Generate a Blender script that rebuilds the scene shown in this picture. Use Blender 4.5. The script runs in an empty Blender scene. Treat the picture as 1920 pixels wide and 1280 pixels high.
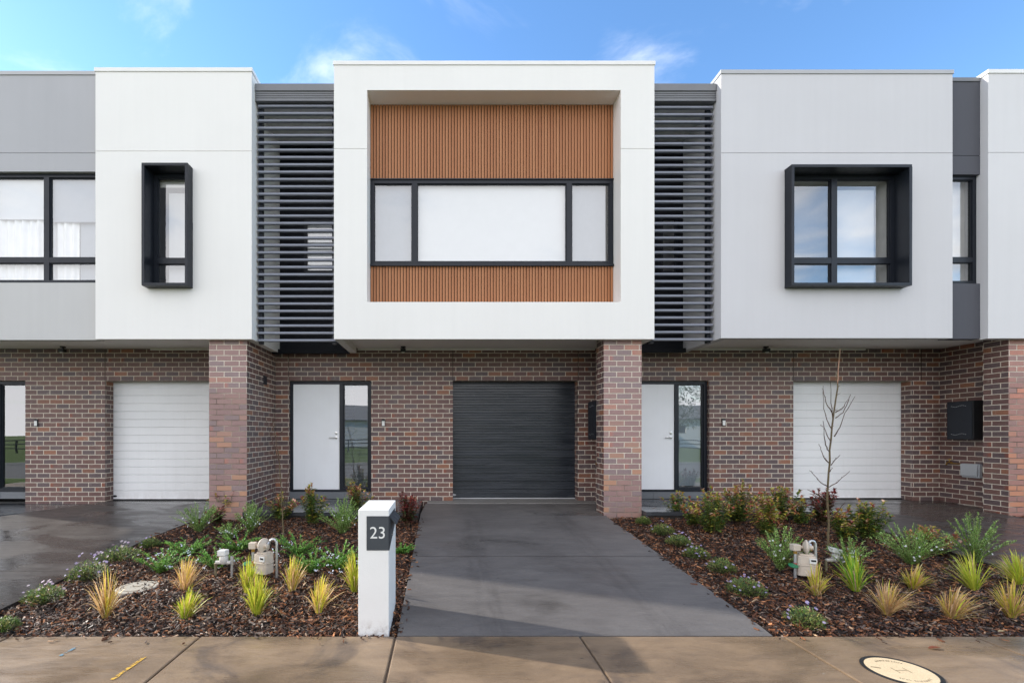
import bpy, math, random
import numpy as np
from mathutils import Vector, Matrix
R = math.radians
scene = bpy.context.scene
COL = scene.collection

# ------------------------------------------------------------------ camera
FPX, PU, PV, EYE = 880.0, 830.0, 813.0, 1.6
cam_d = bpy.data.cameras.new("camera")
cam = bpy.data.objects.new("camera", cam_d)
COL.objects.link(cam)
cam.location = (0, 0, EYE)
cam.rotation_euler = (R(90), 0, 0)
cam_d.sensor_width = 36
cam_d.lens = 36 * FPX / 1920
cam_d.shift_x = (960 - PU) / 1920
cam_d.shift_y = (PV - 640) / 1920
cam_d.clip_start = 0.05
cam_d.clip_end = 2000
scene.camera = cam

# ------------------------------------------------------------------ light
SUN_EL, SUN_AZ = R(27.0), R(18.5)     # the sun stands left of the houses, slightly behind the facade line
to_sun = Vector((-math.cos(SUN_EL) * math.cos(SUN_AZ), math.cos(SUN_EL) * math.sin(SUN_AZ), math.sin(SUN_EL)))
sun_d = bpy.data.lights.new("sun", 'SUN')
sun_d.energy = 2.0
sun_d.angle = R(0.9)
sun_d.color = (1.0, 0.93, 0.82)
sun = bpy.data.objects.new("sun", sun_d)
sun.rotation_euler = to_sun.to_track_quat('Z', 'Y').to_euler()
sun.location = (-20, 6, 20)
COL.objects.link(sun)

world = bpy.data.worlds.new("World")
scene.world = world
world.use_nodes = True
wn, wl = world.node_tree.nodes, world.node_tree.links
wn.clear()
SKY_STRENGTH = 0.12
SKY_SEED = 1.0


def wnode(t, **kw):
    n = wn.new(t)
    for k, v in kw.items():
        setattr(n, k, v)
    return n


def wmath(op, a, b=None, c=None):
    n = wnode('ShaderNodeMath', operation=op)
    for i, x in enumerate((a, b, c)):
        if x is None:
            continue
        if isinstance(x, (int, float)):
            n.inputs[i].default_value = x
        else:
            wl.new(x, n.inputs[i])
    return n.outputs[0]


sky = wnode('ShaderNodeTexSky', sky_type='NISHITA')
sky.sun_disc = False
sky.sun_elevation = SUN_EL
sky.sun_rotation = math.atan2(to_sun.x, to_sun.y)
sky.air_density = 1.0
sky.dust_density = 0.1
sky.ozone_density = 1.6
tc = wnode('ShaderNodeTexCoord')
sep = wnode('ShaderNodeSeparateXYZ')
wl.new(tc.outputs['Generated'], sep.inputs[0])
den = wmath('ADD', wmath('MAXIMUM', sep.outputs[2], 0.0), 0.18)
comb = wnode('ShaderNodeCombineXYZ')
wl.new(wmath('DIVIDE', sep.outputs[0], den), comb.inputs[0])
wl.new(wmath('DIVIDE', sep.outputs[1], den), comb.inputs[1])
noi = wnode('ShaderNodeTexNoise')
noi.inputs['Scale'].default_value = 1.9
noi.inputs['Detail'].default_value = 9
noi.inputs['Roughness'].default_value = 0.58
noi.inputs['Distortion'].default_value = 0.5
comb.inputs[2].default_value = SKY_SEED
wl.new(comb.outputs[0], noi.inputs['Vector'])
# more cloud added to the south (behind the viewer) to light the facade
bias = wmath('MULTIPLY', wmath('MINIMUM', wmath('MAXIMUM', wmath('MULTIPLY_ADD', sep.outputs[1], -1.0, 0.45), 0.0), 1.0), 0.36)
mre = wnode('ShaderNodeMapRange', interpolation_type='SMOOTHSTEP')
wl.new(sep.outputs[0], mre.inputs[0])
mre.inputs[1].default_value, mre.inputs[2].default_value = 0.25, 0.75
mre.inputs[3].default_value, mre.inputs[4].default_value = 1.0, 0.40
bias = wmath('MULTIPLY', bias, mre.outputs[0])
mr = wnode('ShaderNodeMapRange', interpolation_type='SMOOTHSTEP')
wl.new(wmath('ADD', noi.outputs[0], bias), mr.inputs[0])
mr.inputs[1].default_value = 0.50
mr.inputs[2].default_value = 0.84
mixc = wnode('ShaderNodeMix', data_type='RGBA')
wl.new(mr.outputs[0], mixc.inputs[0])
hs = wnode('ShaderNodeHueSaturation')
hs.inputs['Hue'].default_value = 0.502
hs.inputs['Saturation'].default_value = 1.18
hs.inputs['Value'].default_value = 1.01
wl.new(sky.outputs[0], hs.inputs['Color'])
wl.new(hs.outputs[0], mixc.inputs[6])
CL = 0.72 / SKY_STRENGTH
# clouds made brighter low over the horizon to lift the lower facade
cl = wmath('MULTIPLY', wmath('MULTIPLY_ADD', wmath('MAXIMUM', sep.outputs[2], 0.0), -0.75, 1.35), CL)
cc = wnode('ShaderNodeCombineColor')
wl.new(wmath("MULTIPLY", cl, 0.962), cc.inputs[0])
wl.new(wmath("MULTIPLY", cl, 0.962), cc.inputs[1])
wl.new(cl, cc.inputs[2])
wl.new(cc.outputs[0], mixc.inputs[7])
bg = wnode('ShaderNodeBackground')
bg.inputs[1].default_value = SKY_STRENGTH
wl.new(mixc.outputs[2], bg.inputs[0])
wo = wnode('ShaderNodeOutputWorld')
wl.new(bg.outputs[0], wo.inputs[0])

scene.view_settings.view_transform = 'Standard'
scene.view_settings.look = 'None'
scene.view_settings.exposure = 1.55
scene.view_settings.gamma = 1
scene.cycles.max_bounces = 8
scene.cycles.diffuse_bounces = 4
scene.cycles.transparent_max_bounces = 12
scene.cycles.sample_clamp_indirect = 6
scene.cycles.caustics_reflective = False
scene.cycles.caustics_refractive = False


# ------------------------------------------------------------------ pixel <-> place helpers
def X(u, D):
    return (u - PU) * D / FPX


def Z(v, D):
    return EYE - (v - PV) * D / FPX


def P(u, v, D):
    return Vector((X(u, D), D, Z(v, D)))


D_PATH = 3.715
_gd = [(-100, 0.0), (D_PATH, 0.0), (7.46, 0.30), (8.45, 0.345), (9.2, 0.35), (100, 0.35)]


def g(D):
    for (a, za), (b, zb) in zip(_gd[:-1], _gd[1:]):
        if D <= b:
            return za + (zb - za) * (D - a) / (b - a)
    return 0.35


def ground_at(u, v):
    D = 5.0
    for _ in range(40):
        D = 0.5 * D + 0.5 * FPX * (EYE - g(D) + 0.02) / (v - PV)
    return Vector((X(u, D), D, g(D) - 0.02))


# ------------------------------------------------------------------ objects
def empty(name, loc=(0, 0, 0), label=None, cat=None, group=None):
    o = bpy.data.objects.new(name, None)
    o.location = loc
    o.empty_display_size = 0.2
    COL.objects.link(o)
    return tag(o, label, cat, group)


def tag(o, label=None, cat=None, group=None, kind=None):
    if label:
        o['label'] = label
    if cat:
        o['category'] = cat
    if group:
        o['group'] = group
    if kind:
        o['kind'] = kind
    return o


class MB:
    def __init__(s):
        s.v, s.f, s.m, s.uv, s.c = [], [], [], [], []
        s.col = None

    def face(s, pts, mat=0, uv=None):
        i = len(s.v)
        s.v.extend([tuple(p) for p in pts])
        s.f.append(tuple(range(i, i + len(pts))))
        s.m.append(mat)
        if uv is None:
            p = [Vector(q) for q in pts]
            n = (p[1] - p[0]).cross(p[2] - p[0])
            ax = max(range(3), key=lambda k: abs(n[k]))
            uv = [((q[1], q[2]) if ax == 0 else (q[0], q[2]) if ax == 1 else (q[0], q[1])) for q in pts]
        s.uv.extend(uv)
        if s.col is not None:
            s.c.extend([s.col] * len(pts))

    def box(s, x0, x1, y0, y1, z0, z1, mat=0):
        a, b, c, d = (x0, y0, z0), (x1, y0, z0), (x1, y1, z0), (x0, y1, z0)
        e, f, h, k = (x0, y0, z1), (x1, y0, z1), (x1, y1, z1), (x0, y1, z1)
        for q in ((a, b, f, e), (b, c, h, f), (c, d, k, h), (d, a, e, k), (e, f, h, k), (d, c, b, a)):
            s.face(q, mat)
        return s

    def prism(s, prof, axis, a0, a1, mat=0):
        """closed profile of 2-D points swept along an axis: 'x' -> (y,z), 'y' -> (x,z), 'z' -> (x,y)"""
        def mk(p, t):
            return (t, p[0], p[1]) if axis == 'x' else (p[0], t, p[1]) if axis == 'y' else (p[0], p[1], t)
        n = len(prof)
        for i in range(n):
            p, q = prof[i], prof[(i + 1) % n]
            s.face([mk(p, a0), mk(q, a0), mk(q, a1), mk(p, a1)], mat)
        s.face([mk(p, a0) for p in prof][::-1], mat)
        s.face([mk(p, a1) for p in prof], mat)
        return s

    def tube(s, pts, rad, n=6, mat=0, cap=True):
        pts = [Vector(p) for p in pts]
        if isinstance(rad, (int, float)):
            rad = [rad] * len(pts)
        rings = []
        for i, p in enumerate(pts):
            d = (pts[min(i + 1, len(pts) - 1)] - pts[max(i - 1, 0)])
            if d.length < 1e-9:
                d = Vector((0, 0, 1))
            d.normalize()
            ref = Vector((0, 0, 1)) if abs(d.z) < 0.9 else Vector((0, 1, 0))
            a = d.cross(ref).normalized()
            b = d.cross(a)
            rings.append([p + (a * math.cos(2 * math.pi * k / n) + b * math.sin(2 * math.pi * k / n)) * rad[i] for k in range(n)])
        for r0, r1 in zip(rings[:-1], rings[1:]):
            for k in range(n):
                s.face([r0[k], r0[(k + 1) % n], r1[(k + 1) % n], r1[k]], mat)
        if cap:
            s.face(rings[0][::-1], mat)
            s.face(rings[-1], mat)
        return s

    def lathe(s, c, axis, prof, n=24, mat=0):
        """profile (radius, distance along axis) turned round an axis through c"""
        c, ax = Vector(c), Vector(axis).normalized()
        ref = Vector((0, 0, 1)) if abs(ax.z) < 0.9 else Vector((0, 1, 0))
        a = ax.cross(ref).normalized()
        b = ax.cross(a)
        rings = [[c + ax * h + (a * math.cos(2 * math.pi * k / n) + b * math.sin(2 * math.pi * k / n)) * r for k in range(n)] for r, h in prof]
        for r0, r1 in zip(rings[:-1], rings[1:]):
            for k in range(n):
                s.face([r0[k], r0[(k + 1) % n], r1[(k + 1) % n], r1[k]], mat)
        s.face(rings[0][::-1], mat)
        s.face(rings[-1], mat)
        return s

    def build(s, name, mats, parent=None, smooth=False, bevel=0.0, origin=None):
        me = bpy.data.meshes.new(name)
        vs = s.v
        if origin is not None:
            vs = [(a - origin[0], b - origin[1], c - origin[2]) for a, b, c in vs]
        me.from_pydata(vs, [], s.f)
        if not isinstance(mats, (list, tuple)):
            mats = [mats]
        for m in mats:
            me.materials.append(m)
        me.polygons.foreach_set('material_index', s.m)
        uvl = me.uv_layers.new(name='UVMap')
        uvl.data.foreach_set('uv', np.array(s.uv, dtype=np.float32).ravel())
        if s.c:
            ca = me.color_attributes.new('Col', 'FLOAT_COLOR', 'CORNER')
            arr = np.ones((len(s.c), 4), dtype=np.float32)
            arr[:, :3] = np.array(s.c, dtype=np.float32)
            ca.data.foreach_set('color', arr.ravel())
        o = bpy.data.objects.new(name, me)
        COL.objects.link(o)
        if bevel or smooth:
            import bmesh
            bm = bmesh.new()
            bm.from_mesh(me)
            bmesh.ops.remove_doubles(bm, verts=bm.verts, dist=1e-5)
            bmesh.ops.recalc_face_normals(bm, faces=bm.faces)
            bm.to_mesh(me)
            bm.free()
            if bevel:
                md = o.modifiers.new('bevel', 'BEVEL')
                md.width = bevel
                md.segments = 2
                md.limit_method = 'ANGLE'
            if smooth:
                me.polygons.foreach_set('use_smooth', [True] * len(me.polygons))
                if hasattr(me, 'set_sharp_from_angle'):
                    me.set_sharp_from_angle(angle=R(40))
        if parent is not None:
            o.parent = parent
            pl = Vector((0, 0, 0))
            q = parent
            while q is not None:
                pl += Vector(q.location)
                q = q.parent
            if origin is not None:
                o.location = Vector(origin) - pl
            else:
                o.location = -pl
        elif origin is not None:
            o.location = origin
        return o


# ------------------------------------------------------------------ materials
class NT:
    def __init__(s, name):
        s.mat = bpy.data.materials.new(name)
        s.mat.use_nodes = True
        s.n, s.l = s.mat.node_tree.nodes, s.mat.node_tree.links
        s.n.clear()
        s.out = s.n.new('ShaderNodeOutputMaterial')
        s.bsdf = s.n.new('ShaderNodeBsdfPrincipled')
        s.l.new(s.bsdf.outputs[0], s.out.inputs[0])

    def node(s, t, ins=None, **kw):
        n = s.n.new(t)
        for k, v in kw.items():
            setattr(n, k, v)
        for k, v in (ins or {}).items():
            s.put(n.inputs[k], v)
        return n

    def put(s, sock, v):
        if isinstance(v, bpy.types.NodeSocket):
            s.l.new(v, sock)
        elif isinstance(v, (tuple, list)) and len(v) == 3 and sock.type == 'RGBA':
            sock.default_value = (*v, 1)
        else:
            sock.default_value = v

    def set(s, **kw):
        for k, v in kw.items():
            s.put(s.bsdf.inputs[k.replace('_', ' ')], v)
        return s

    def m(s, op, a, b=0.0, c=0.0):
        return s.node('ShaderNodeMath', {0: a, 1: b, 2: c}, operation=op).outputs[0]

    def coord(s, which='Object'):
        return s.node('ShaderNodeTexCoord').outputs[which]

    def geo(s):
        return s.node('ShaderNodeNewGeometry').outputs['Position']

    def noise(s, vec, scale, detail=4, rough=0.5, dist=0.0):
        return s.node('ShaderNodeTexNoise', {'Vector': vec, 'Scale': scale, 'Detail': detail, 'Roughness': rough, 'Distortion': dist}).outputs[0]

    def scale(s, vec, sc):
        return s.node('ShaderNodeVectorMath', {0: vec, 1: sc}, operation='MULTIPLY').outputs[0]

    def ramp(s, fac, stops, interp='LINEAR'):
        n = s.node('ShaderNodeValToRGB', {0: fac})
        cr = n.color_ramp
        cr.interpolation = interp
        while len(cr.elements) < len(stops):
            cr.elements.new(0.5)
        for e, (p, c) in zip(cr.elements, stops):
            e.position = p
            e.color = (*c, 1) if isinstance(c, (tuple, list)) else (c, c, c, 1)
        return n.outputs[0]

    def mix(s, fac, a, b, blend='MIX'):
        return s.node('ShaderNodeMix', {0: fac, 6: a, 7: b}, data_type='RGBA', blend_type=blend).outputs[2]

    def range(s, v, a, b, c=0.0, d=1.0, smooth=True):
        return s.node('ShaderNodeMapRange', {0: v, 1: a, 2: b, 3: c, 4: d}, interpolation_type='SMOOTHSTEP' if smooth else 'LINEAR').outputs[0]

    def bump(s, h, strength=0.3, dist=0.01):
        b = s.node('ShaderNodeBump', {'Height': h, 'Strength': strength, 'Distance': dist})
        s.l.new(b.outputs[0], s.bsdf.inputs['Normal'])
        return s


def simple(name, col, rough=0.5, metal=0.0, var=0.08, scale=6.0, bump=0.0, bscale=60.0, spec=0.5):
    t = NT(name)
    p = t.geo()
    n = t.noise(p, scale, 5)
    c = t.ramp(n, [(0.25, tuple(x * (1 - var) for x in col)), (0.75, tuple(min(1, x * (1 + var)) for x in col))])
    t.set(Base_Color=c, Metallic=metal, Roughness=t.range(t.noise(p, scale * 3, 3), 0.3, 0.7, rough * 0.85, min(1, rough * 1.15)))
    t.bsdf.inputs['Specular IOR Level'].default_value = spec
    if bump:
        t.bump(t.noise(p, bscale, 4), bump, 0.004)
    return t.mat


def render_mat(name, col, streak=0.05):
    """acrylic texture render on panels: fine grain, faint blotches and rain streaks"""
    t = NT(name)
    p = t.geo()
    blot = t.noise(p, 0.9, 5, 0.6)
    fine = t.noise(p, 90, 4, 0.7)
    st = t.noise(t.scale(p, (9, 9, 0.35)), 1.0, 4, 0.6)
    f = t.m('ADD', t.m('MULTIPLY', blot, 0.6), t.m('MULTIPLY', st, 0.4))
    c = t.ramp(f, [(0.3, tuple(x * (1 - streak) for x in col)), (0.7, tuple(min(0.92, x * (1 + streak * 0.5)) for x in col))])
    t.set(Base_Color=c, Roughness=0.85)
    t.bsdf.inputs['Specular IOR Level'].default_value = 0.25
    t.bump(t.m('ADD', t.m('MULTIPLY', fine, 0.3), t.m('MULTIPLY', t.noise(p, 5, 4, 0.6), 0.9)), 0.4, 0.004)
    return t.mat


def brick_mat(name, pier=None, warm=0.0):
    t = NT(name)
    uv = t.node('ShaderNodeUVMap').outputs[0]
    wob = t.node('ShaderNodeVectorMath', {0: t.node('ShaderNodeTexNoise', {'Vector': uv, 'Scale': 14.0, 'Detail': 2}).outputs['Color'], 1: (0.5, 0.5, 0.5)}, operation='SUBTRACT').outputs[0]
    uvw = t.node('ShaderNodeVectorMath', {0: uv, 1: t.scale(wob, (0.006, 0.005, 0))}, operation='ADD').outputs[0]
    sp = t.node('ShaderNodeSeparateXYZ', {0: uvw})
    rv = t.m('DIVIDE', sp.outputs[1], 0.086)
    row = t.m('FLOOR', rv)
    shift = t.m('MULTIPLY', t.m('FLOORED_MODULO', row, 2.0), 0.5)
    cu = t.m('ADD', t.m('DIVIDE', sp.outputs[0], 0.24), shift)
    colm = t.m('FLOOR', cu)
    fu, fv = t.m('FRACT', cu), t.m('FRACT', rv)
    cell = t.node('ShaderNodeCombineXYZ', {0: colm, 1: row})
    wn_ = t.node('ShaderNodeTexWhiteNoise', {0: cell.outputs[0]}, noise_dimensions='3D')
    rnd = wn_.outputs[0]
    rnd2 = t.node('ShaderNodeSeparateColor', {0: wn_.outputs[1]})
    base = t.ramp(rnd, [(0.0, (0.190, 0.122, 0.115)), (0.14, (0.160, 0.132, 0.140)), (0.30, (0.215, 0.140, 0.126)), (0.46, (0.195, 0.124, 0.118)),
                        (0.60, (0.150, 0.122, 0.130)), (0.70, (0.235, 0.146, 0.125)), (0.82, (0.205, 0.132, 0.122)), (0.93, (0.30, 0.155, 0.105)), (0.97, (0.36, 0.185, 0.115))], 'CONSTANT')
    p = t.geo()
    spk = t.noise(p, 55, 5, 0.75)
    base = t.mix(t.m('MULTIPLY', rnd2.outputs[1], 0.35), base, t.mix(1.0, base, (1.25, 1.2, 1.2), 'MULTIPLY'))
    base = t.mix(0.65, base, t.ramp(spk, [(0.3, 0.52), (0.7, 1.15)]), 'MULTIPLY')
    # a burnt flash on one end of some bricks
    fl = t.m('MULTIPLY', t.m('GREATER_THAN', rnd2.outputs[2], 0.93), t.range(t.m('ADD', fu, t.m('MULTIPLY', spk, 0.3)), 0.55, 0.3))
    base = t.mix(t.m('MULTIPLY', fl, 0.6), base, (0.33, 0.10, 0.05))
    mort = t.ramp(t.noise(p, 30, 3), [(0.3, (0.58, 0.51, 0.42)), (0.7, (0.74, 0.66, 0.56))])
    zz = t.node('ShaderNodeSeparateXYZ', {0: p}).outputs[2]
    lowf = t.noise(p, 0.8, 4, 0.6)
    base = t.mix(1.0, base, t.ramp(lowf, [(0.3, (0.70, 0.60, 0.575)), (0.7, (0.92, 0.79, 0.75))]), 'MULTIPLY')
    if pier:
        base = t.mix(0.35, t.mix(1.0, base, (1.85, 1.70, 1.66), 'MULTIPLY'), (0.33, 0.27, 0.27))
        ora = t.m('MULTIPLY', t.m('GREATER_THAN', rnd2.outputs[0], 0.80), t.range(t.m('ADD', zz, t.m('MULTIPLY', lowf, 0.8)), 3.0, 0.9))
        base = t.mix(t.m('MULTIPLY', ora, 0.85), base, (0.46, 0.25, 0.155))
        stain = t.m('MULTIPLY', t.range(t.m('ADD', zz, t.m('MULTIPLY', t.noise(p, 5, 4), 0.9)), 1.15, 0.35), 0.45)
        base = t.mix(stain, base, (0.42, 0.22, 0.13))
        if warm:
            base = t.mix(warm, base, t.mix(1.0, base, (1.35, 0.80, 0.58), 'MULTIPLY'))
        up = t.range(t.m('ADD', zz, t.m('MULTIPLY', t.noise(p, 2.5, 3), 0.5)), pier, pier + 0.4)
        mort = t.mix(up, t.ramp(t.noise(p, 4, 4), [(0.35, (0.15, 0.105, 0.085)), (0.65, (0.42, 0.33, 0.27))]), mort)
    else:
        eff = t.m('MULTIPLY', t.range(t.noise(p, 2.1, 6, 0.7), 0.55, 0.72), 0.08)
        base = t.mix(eff, base, (0.5, 0.46, 0.42))
        smear = t.m('MULTIPLY', t.range(t.noise(p, 9, 5, 0.7), 0.58, 0.70), 0.14)
        base = t.mix(smear, base, mort)
    mu = t.range(fu, 0.040, 0.064)
    mv = t.range(fv, 0.115, 0.175)
    mk = t.m('MINIMUM', mu, mv)
    t.set(Base_Color=t.mix(mk, mort, base), Roughness=t.range(mk, 0, 1, 0.9, 0.5, False))
    t.bsdf.inputs['Specular IOR Level'].default_value = 0.42
    t.bump(t.m('ADD', mk, t.m('MULTIPLY', spk, 0.22)), 0.8, 0.006)
    return t.mat


def glass_mat(name, refl=0.16, tint=(0.86, 0.9, 0.92)):
    t = NT(name)
    t.n.remove(t.bsdf)
    p = t.geo()
    ge = t.node('ShaderNodeNewGeometry')
    cs = t.m('ABSOLUTE', t.node('ShaderNodeVectorMath', {0: ge.outputs['Normal'], 1: ge.outputs['Incoming']}, operation='DOT_PRODUCT').outputs['Value'])
    fac = t.m('MULTIPLY_ADD', t.m('POWER', t.m('SUBTRACT', 1.0, cs), 4.0), 1.0 - refl, refl)
    gl = t.node('ShaderNodeBsdfGlossy', {'Color': (1, 1, 1), 'Roughness': 0.0})
    b = t.node('ShaderNodeBump', {'Height': t.noise(p, 1.4, 1), 'Strength': 0.06, 'Distance': 0.02})
    t.l.new(b.outputs[0], gl.inputs['Normal'])
    tr = t.node('ShaderNodeBsdfTransparent', {'Color': tint})
    mx = t.node('ShaderNodeMixShader', {0: fac})
    t.l.new(tr.outputs[0], mx.inputs[1])
    t.l.new(gl.outputs[0], mx.inputs[2])
    t.l.new(mx.outputs[0], t.out.inputs[0])
    return t.mat


def attr_mat(name, rough=0.5, trans=0.0, spec=0.4, var=True, gloss=0.0):
    t = NT(name)
    a = t.node('ShaderNodeAttribute', attribute_name='Col').outputs[0]
    if var:
        a = t.mix(0.5, a, t.ramp(t.noise(t.geo(), 45, 3), [(0.3, 0.65), (0.7, 1.35)]), 'MULTIPLY')
    t.set(Base_Color=a, Roughness=rough)
    t.bsdf.inputs['Specular IOR Level'].default_value = spec
    if trans:
        tl = t.node('ShaderNodeBsdfTranslucent', {'Color': a})
        mx = t.node('ShaderNodeMixShader', {0: trans})
        t.l.new(t.bsdf.outputs[0], mx.inputs[1])
        t.l.new(tl.outputs[0], mx.inputs[2])
        t.l.new(mx.outputs[0], t.out.inputs[0])
    return t.mat


def concrete_mat(name, c0, c1, c2, rough=(0.5, 0.85), wet=0.0, wetcol=0.6, scale=1.0, marks=0.5, stain=None, bump=0.32, tyres=()):
    t = NT(name)
    p = t.geo()
    big = t.noise(p, 0.55 * scale, 6, 0.6, 0.4)
    mid = t.noise(t.scale(p, (1, 2.2, 1)), 2.6 * scale, 6, 0.62, 0.6)
    fine = t.noise(p, 130, 3, 0.7)
    grit = t.noise(p, 320, 2, 0.6)
    f = t.m('ADD', t.m('MULTIPLY', big, 0.5), t.m('MULTIPLY', mid, 0.5))
    c = t.ramp(f, [(0.30, c0), (0.5, c1), (0.70, c2)])
    c = t.mix(0.6, c, t.ramp(fine, [(0.3, 0.65), (0.7, 1.35)]), 'MULTIPLY')
    sx = t.node('ShaderNodeSeparateXYZ', {0: p}).outputs[0]
    for cx in tyres:
        d = t.m('ABSOLUTE', t.m('SUBTRACT', t.m('ADD', sx, t.m('MULTIPLY', t.noise(p, .5, 2), .25)), cx + .12))
        tm = t.m('MULTIPLY', t.range(d, .20, .06), t.range(t.noise(t.scale(p, (5, .7, 1)), 2.2, 5, .7), .38, .62))
        c = t.mix(t.m('MULTIPLY', tm, .24), c, (.030, .028, .028))
    if stain:
        st = t.range(t.noise(p, 1.15, 7, 0.68, 1.2), 0.50, 0.68)
        c = t.mix(t.m('MULTIPLY', st, 0.75), c, stain)
    # small pale scuffs and dark spots
    vor = t.node('ShaderNodeTexVoronoi', {'Vector': p, 'Scale': 9.0}, feature='F1')
    dot = t.m('MULTIPLY', t.m('LESS_THAN', vor.outputs['Distance'], 0.055), t.m('GREATER_THAN', t.node('ShaderNodeSeparateColor', {0: vor.outputs['Color']}).outputs[0], 0.86))
    c = t.mix(t.m('MULTIPLY', dot, marks), c, (0.45, 0.43, 0.4))
    vor2 = t.node('ShaderNodeTexVoronoi', {'Vector': t.scale(p, (1, 1.6, 1)), 'Scale': 5.0}, feature='F1')
    dot2 = t.m('MULTIPLY', t.m('LESS_THAN', vor2.outputs['Distance'], 0.06), t.m('GREATER_THAN', t.node('ShaderNodeSeparateColor', {0: vor2.outputs['Color']}).outputs[0], 0.84))
    c = t.mix(t.m('MULTIPLY', dot2, 0.7), c, (0.02, 0.018, 0.015))
    sw = t.noise(t.scale(p, (0.6, 5.0, 1)), 3.0, 5, 0.6, 1.5)
    rg = t.range(t.m('ADD', t.m('MULTIPLY', big, 0.5), t.m('MULTIPLY', sw, 0.5)), 0.35, 0.65, rough[0], rough[1])
    if wet:
        wmask = t.range(t.noise(t.scale(p, (0.8, 1.5, 1)), 0.9, 4, 0.5, 0.8), 0.62 - 0.35 * wet, 0.75 - 0.3 * wet)
        c = t.mix(wmask, c, t.mix(1.0, c, (wetcol, wetcol, wetcol), 'MULTIPLY'))
        rg = t.mix(wmask, rg, t.range(sw, 0.3, 0.7, 0.08, 0.3))
    t.set(Base_Color=c, Roughness=rg)
    t.bump(t.m('ADD', t.m('ADD', t.m('MULTIPLY', fine, 0.6), t.m('MULTIPLY', grit, 0.5)), sw), bump, 0.006)
    return t.mat


M = {}
M['white_render'] = render_mat('white_render', (0.81, 0.795, 0.772), 0.035)
M['grey_render'] = render_mat('grey_render', (0.60, 0.595, 0.615), 0.04)
M['pale_render'] = render_mat('pale_render', (0.67, 0.665, 0.68), 0.04)
M['mid_grey_render'] = render_mat('mid_grey_render', (0.43, 0.43, 0.45), 0.05)
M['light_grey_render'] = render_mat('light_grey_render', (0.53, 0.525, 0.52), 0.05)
M['dark_render'] = render_mat('dark_render', (0.09, 0.093, 0.11), 0.05)
M['black_cladding'] = simple('black_cladding', (0.008, 0.009, 0.013), 0.6, spec=0.15)
M['soffit'] = simple('soffit_board', (0.83, 0.815, 0.79), 0.8, var=0.03, scale=1.5)
M['white_metal'] = simple('white_metal', (0.78, 0.775, 0.76), 0.4, var=0.03)
M['grey_metal'] = simple('grey_metal', (0.42, 0.425, 0.44), 0.4, var=0.03)
M['charcoal'] = simple('charcoal_metal', (0.013, 0.016, 0.023), 0.36, var=0.1, spec=0.28)
M['gutter'] = simple('gutter_metal', (0.16, 0.165, 0.18), 0.35, var=0.06)
M['louvre'] = simple('louvre_metal', (0.21, 0.225, 0.275), 0.42, var=0.08, scale=4, spec=0.35)
M['brick'] = brick_mat('brown_brick')
M['pier_brick'] = brick_mat('raked_pier_brick', 2.35)
M['pier_brick_warm'] = brick_mat('warm_pier_brick', 2.5, 0.45)
M['pier_brick_flush'] = brick_mat('flush_pier_brick', 1.0)
M['joint'] = simple('joint_sealant', (0.05, 0.032, 0.026), 0.8)
M['glass'] = glass_mat('window_glass', 0.20, (0.97, 0.98, 0.985))
M['side_glass'] = glass_mat('door_side_glass', 0.23, (0.6, 0.65, 0.68))
M['blind'] = simple('roller_blind', (0.66, 0.675, 0.69), 0.9, var=0.02)
M['screen_blind'] = simple('screened_blind', (0.31, 0.34, 0.385), 0.9, var=0.03)
M['dim_backing'] = simple('dim_backing', (0.24, 0.26, 0.29), 0.9, var=0.03)  # dimness of the room put into a backing colour, so reflected sky shows
M['curtain'] = simple('sheer_curtain', (0.87, 0.87, 0.87), 0.9, var=0.04)
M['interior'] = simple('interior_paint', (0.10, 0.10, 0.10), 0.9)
M['white_trim'] = simple('white_trim', (0.72, 0.71, 0.68), 0.6)
M['door_paint'] = simple('door_paint', (0.76, 0.77, 0.80), 0.42, var=0.02, scale=2)
M['white_garage'] = simple('white_garage', (0.82, 0.825, 0.835), 0.42, var=0.03, scale=3)
M['steel'] = simple('brushed_steel', (0.55, 0.55, 0.54), 0.28, 1.0)
M['black_plastic'] = simple('black_plastic', (0.012, 0.013, 0.015), 0.45)
M['white_plastic'] = simple('white_plastic', (0.72, 0.72, 0.70), 0.5)
M['grey_plastic'] = simple('grey_plastic', (0.42, 0.44, 0.46), 0.5)
M['brass'] = simple('brass', (0.45, 0.28, 0.09), 0.35, 1.0)
M['beige_cast'] = simple('beige_cast', (0.54, 0.465, 0.385), 0.55, var=0.08, scale=12, bump=0.2)
M['pale_cast'] = simple('pale_cast', (0.55, 0.53, 0.50), 0.5, var=0.1, scale=14, bump=0.2)
M['galvanised'] = simple('galvanised_pipe', (0.55, 0.56, 0.57), 0.4, 0.8, var=0.15, scale=20)
M['old_brass'] = simple('weathered_brass', (0.22, 0.19, 0.12), 0.6, 0.6, var=0.3, scale=30)
M['green_plastic'] = simple('green_plastic', (0.02, 0.16, 0.07), 0.5)
M['red_tape'] = simple('red_tape', (0.45, 0.025, 0.03), 0.5)
M['yellow_tag'] = simple('yellow_tag', (0.7, 0.42, 0.03), 0.5)
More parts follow.
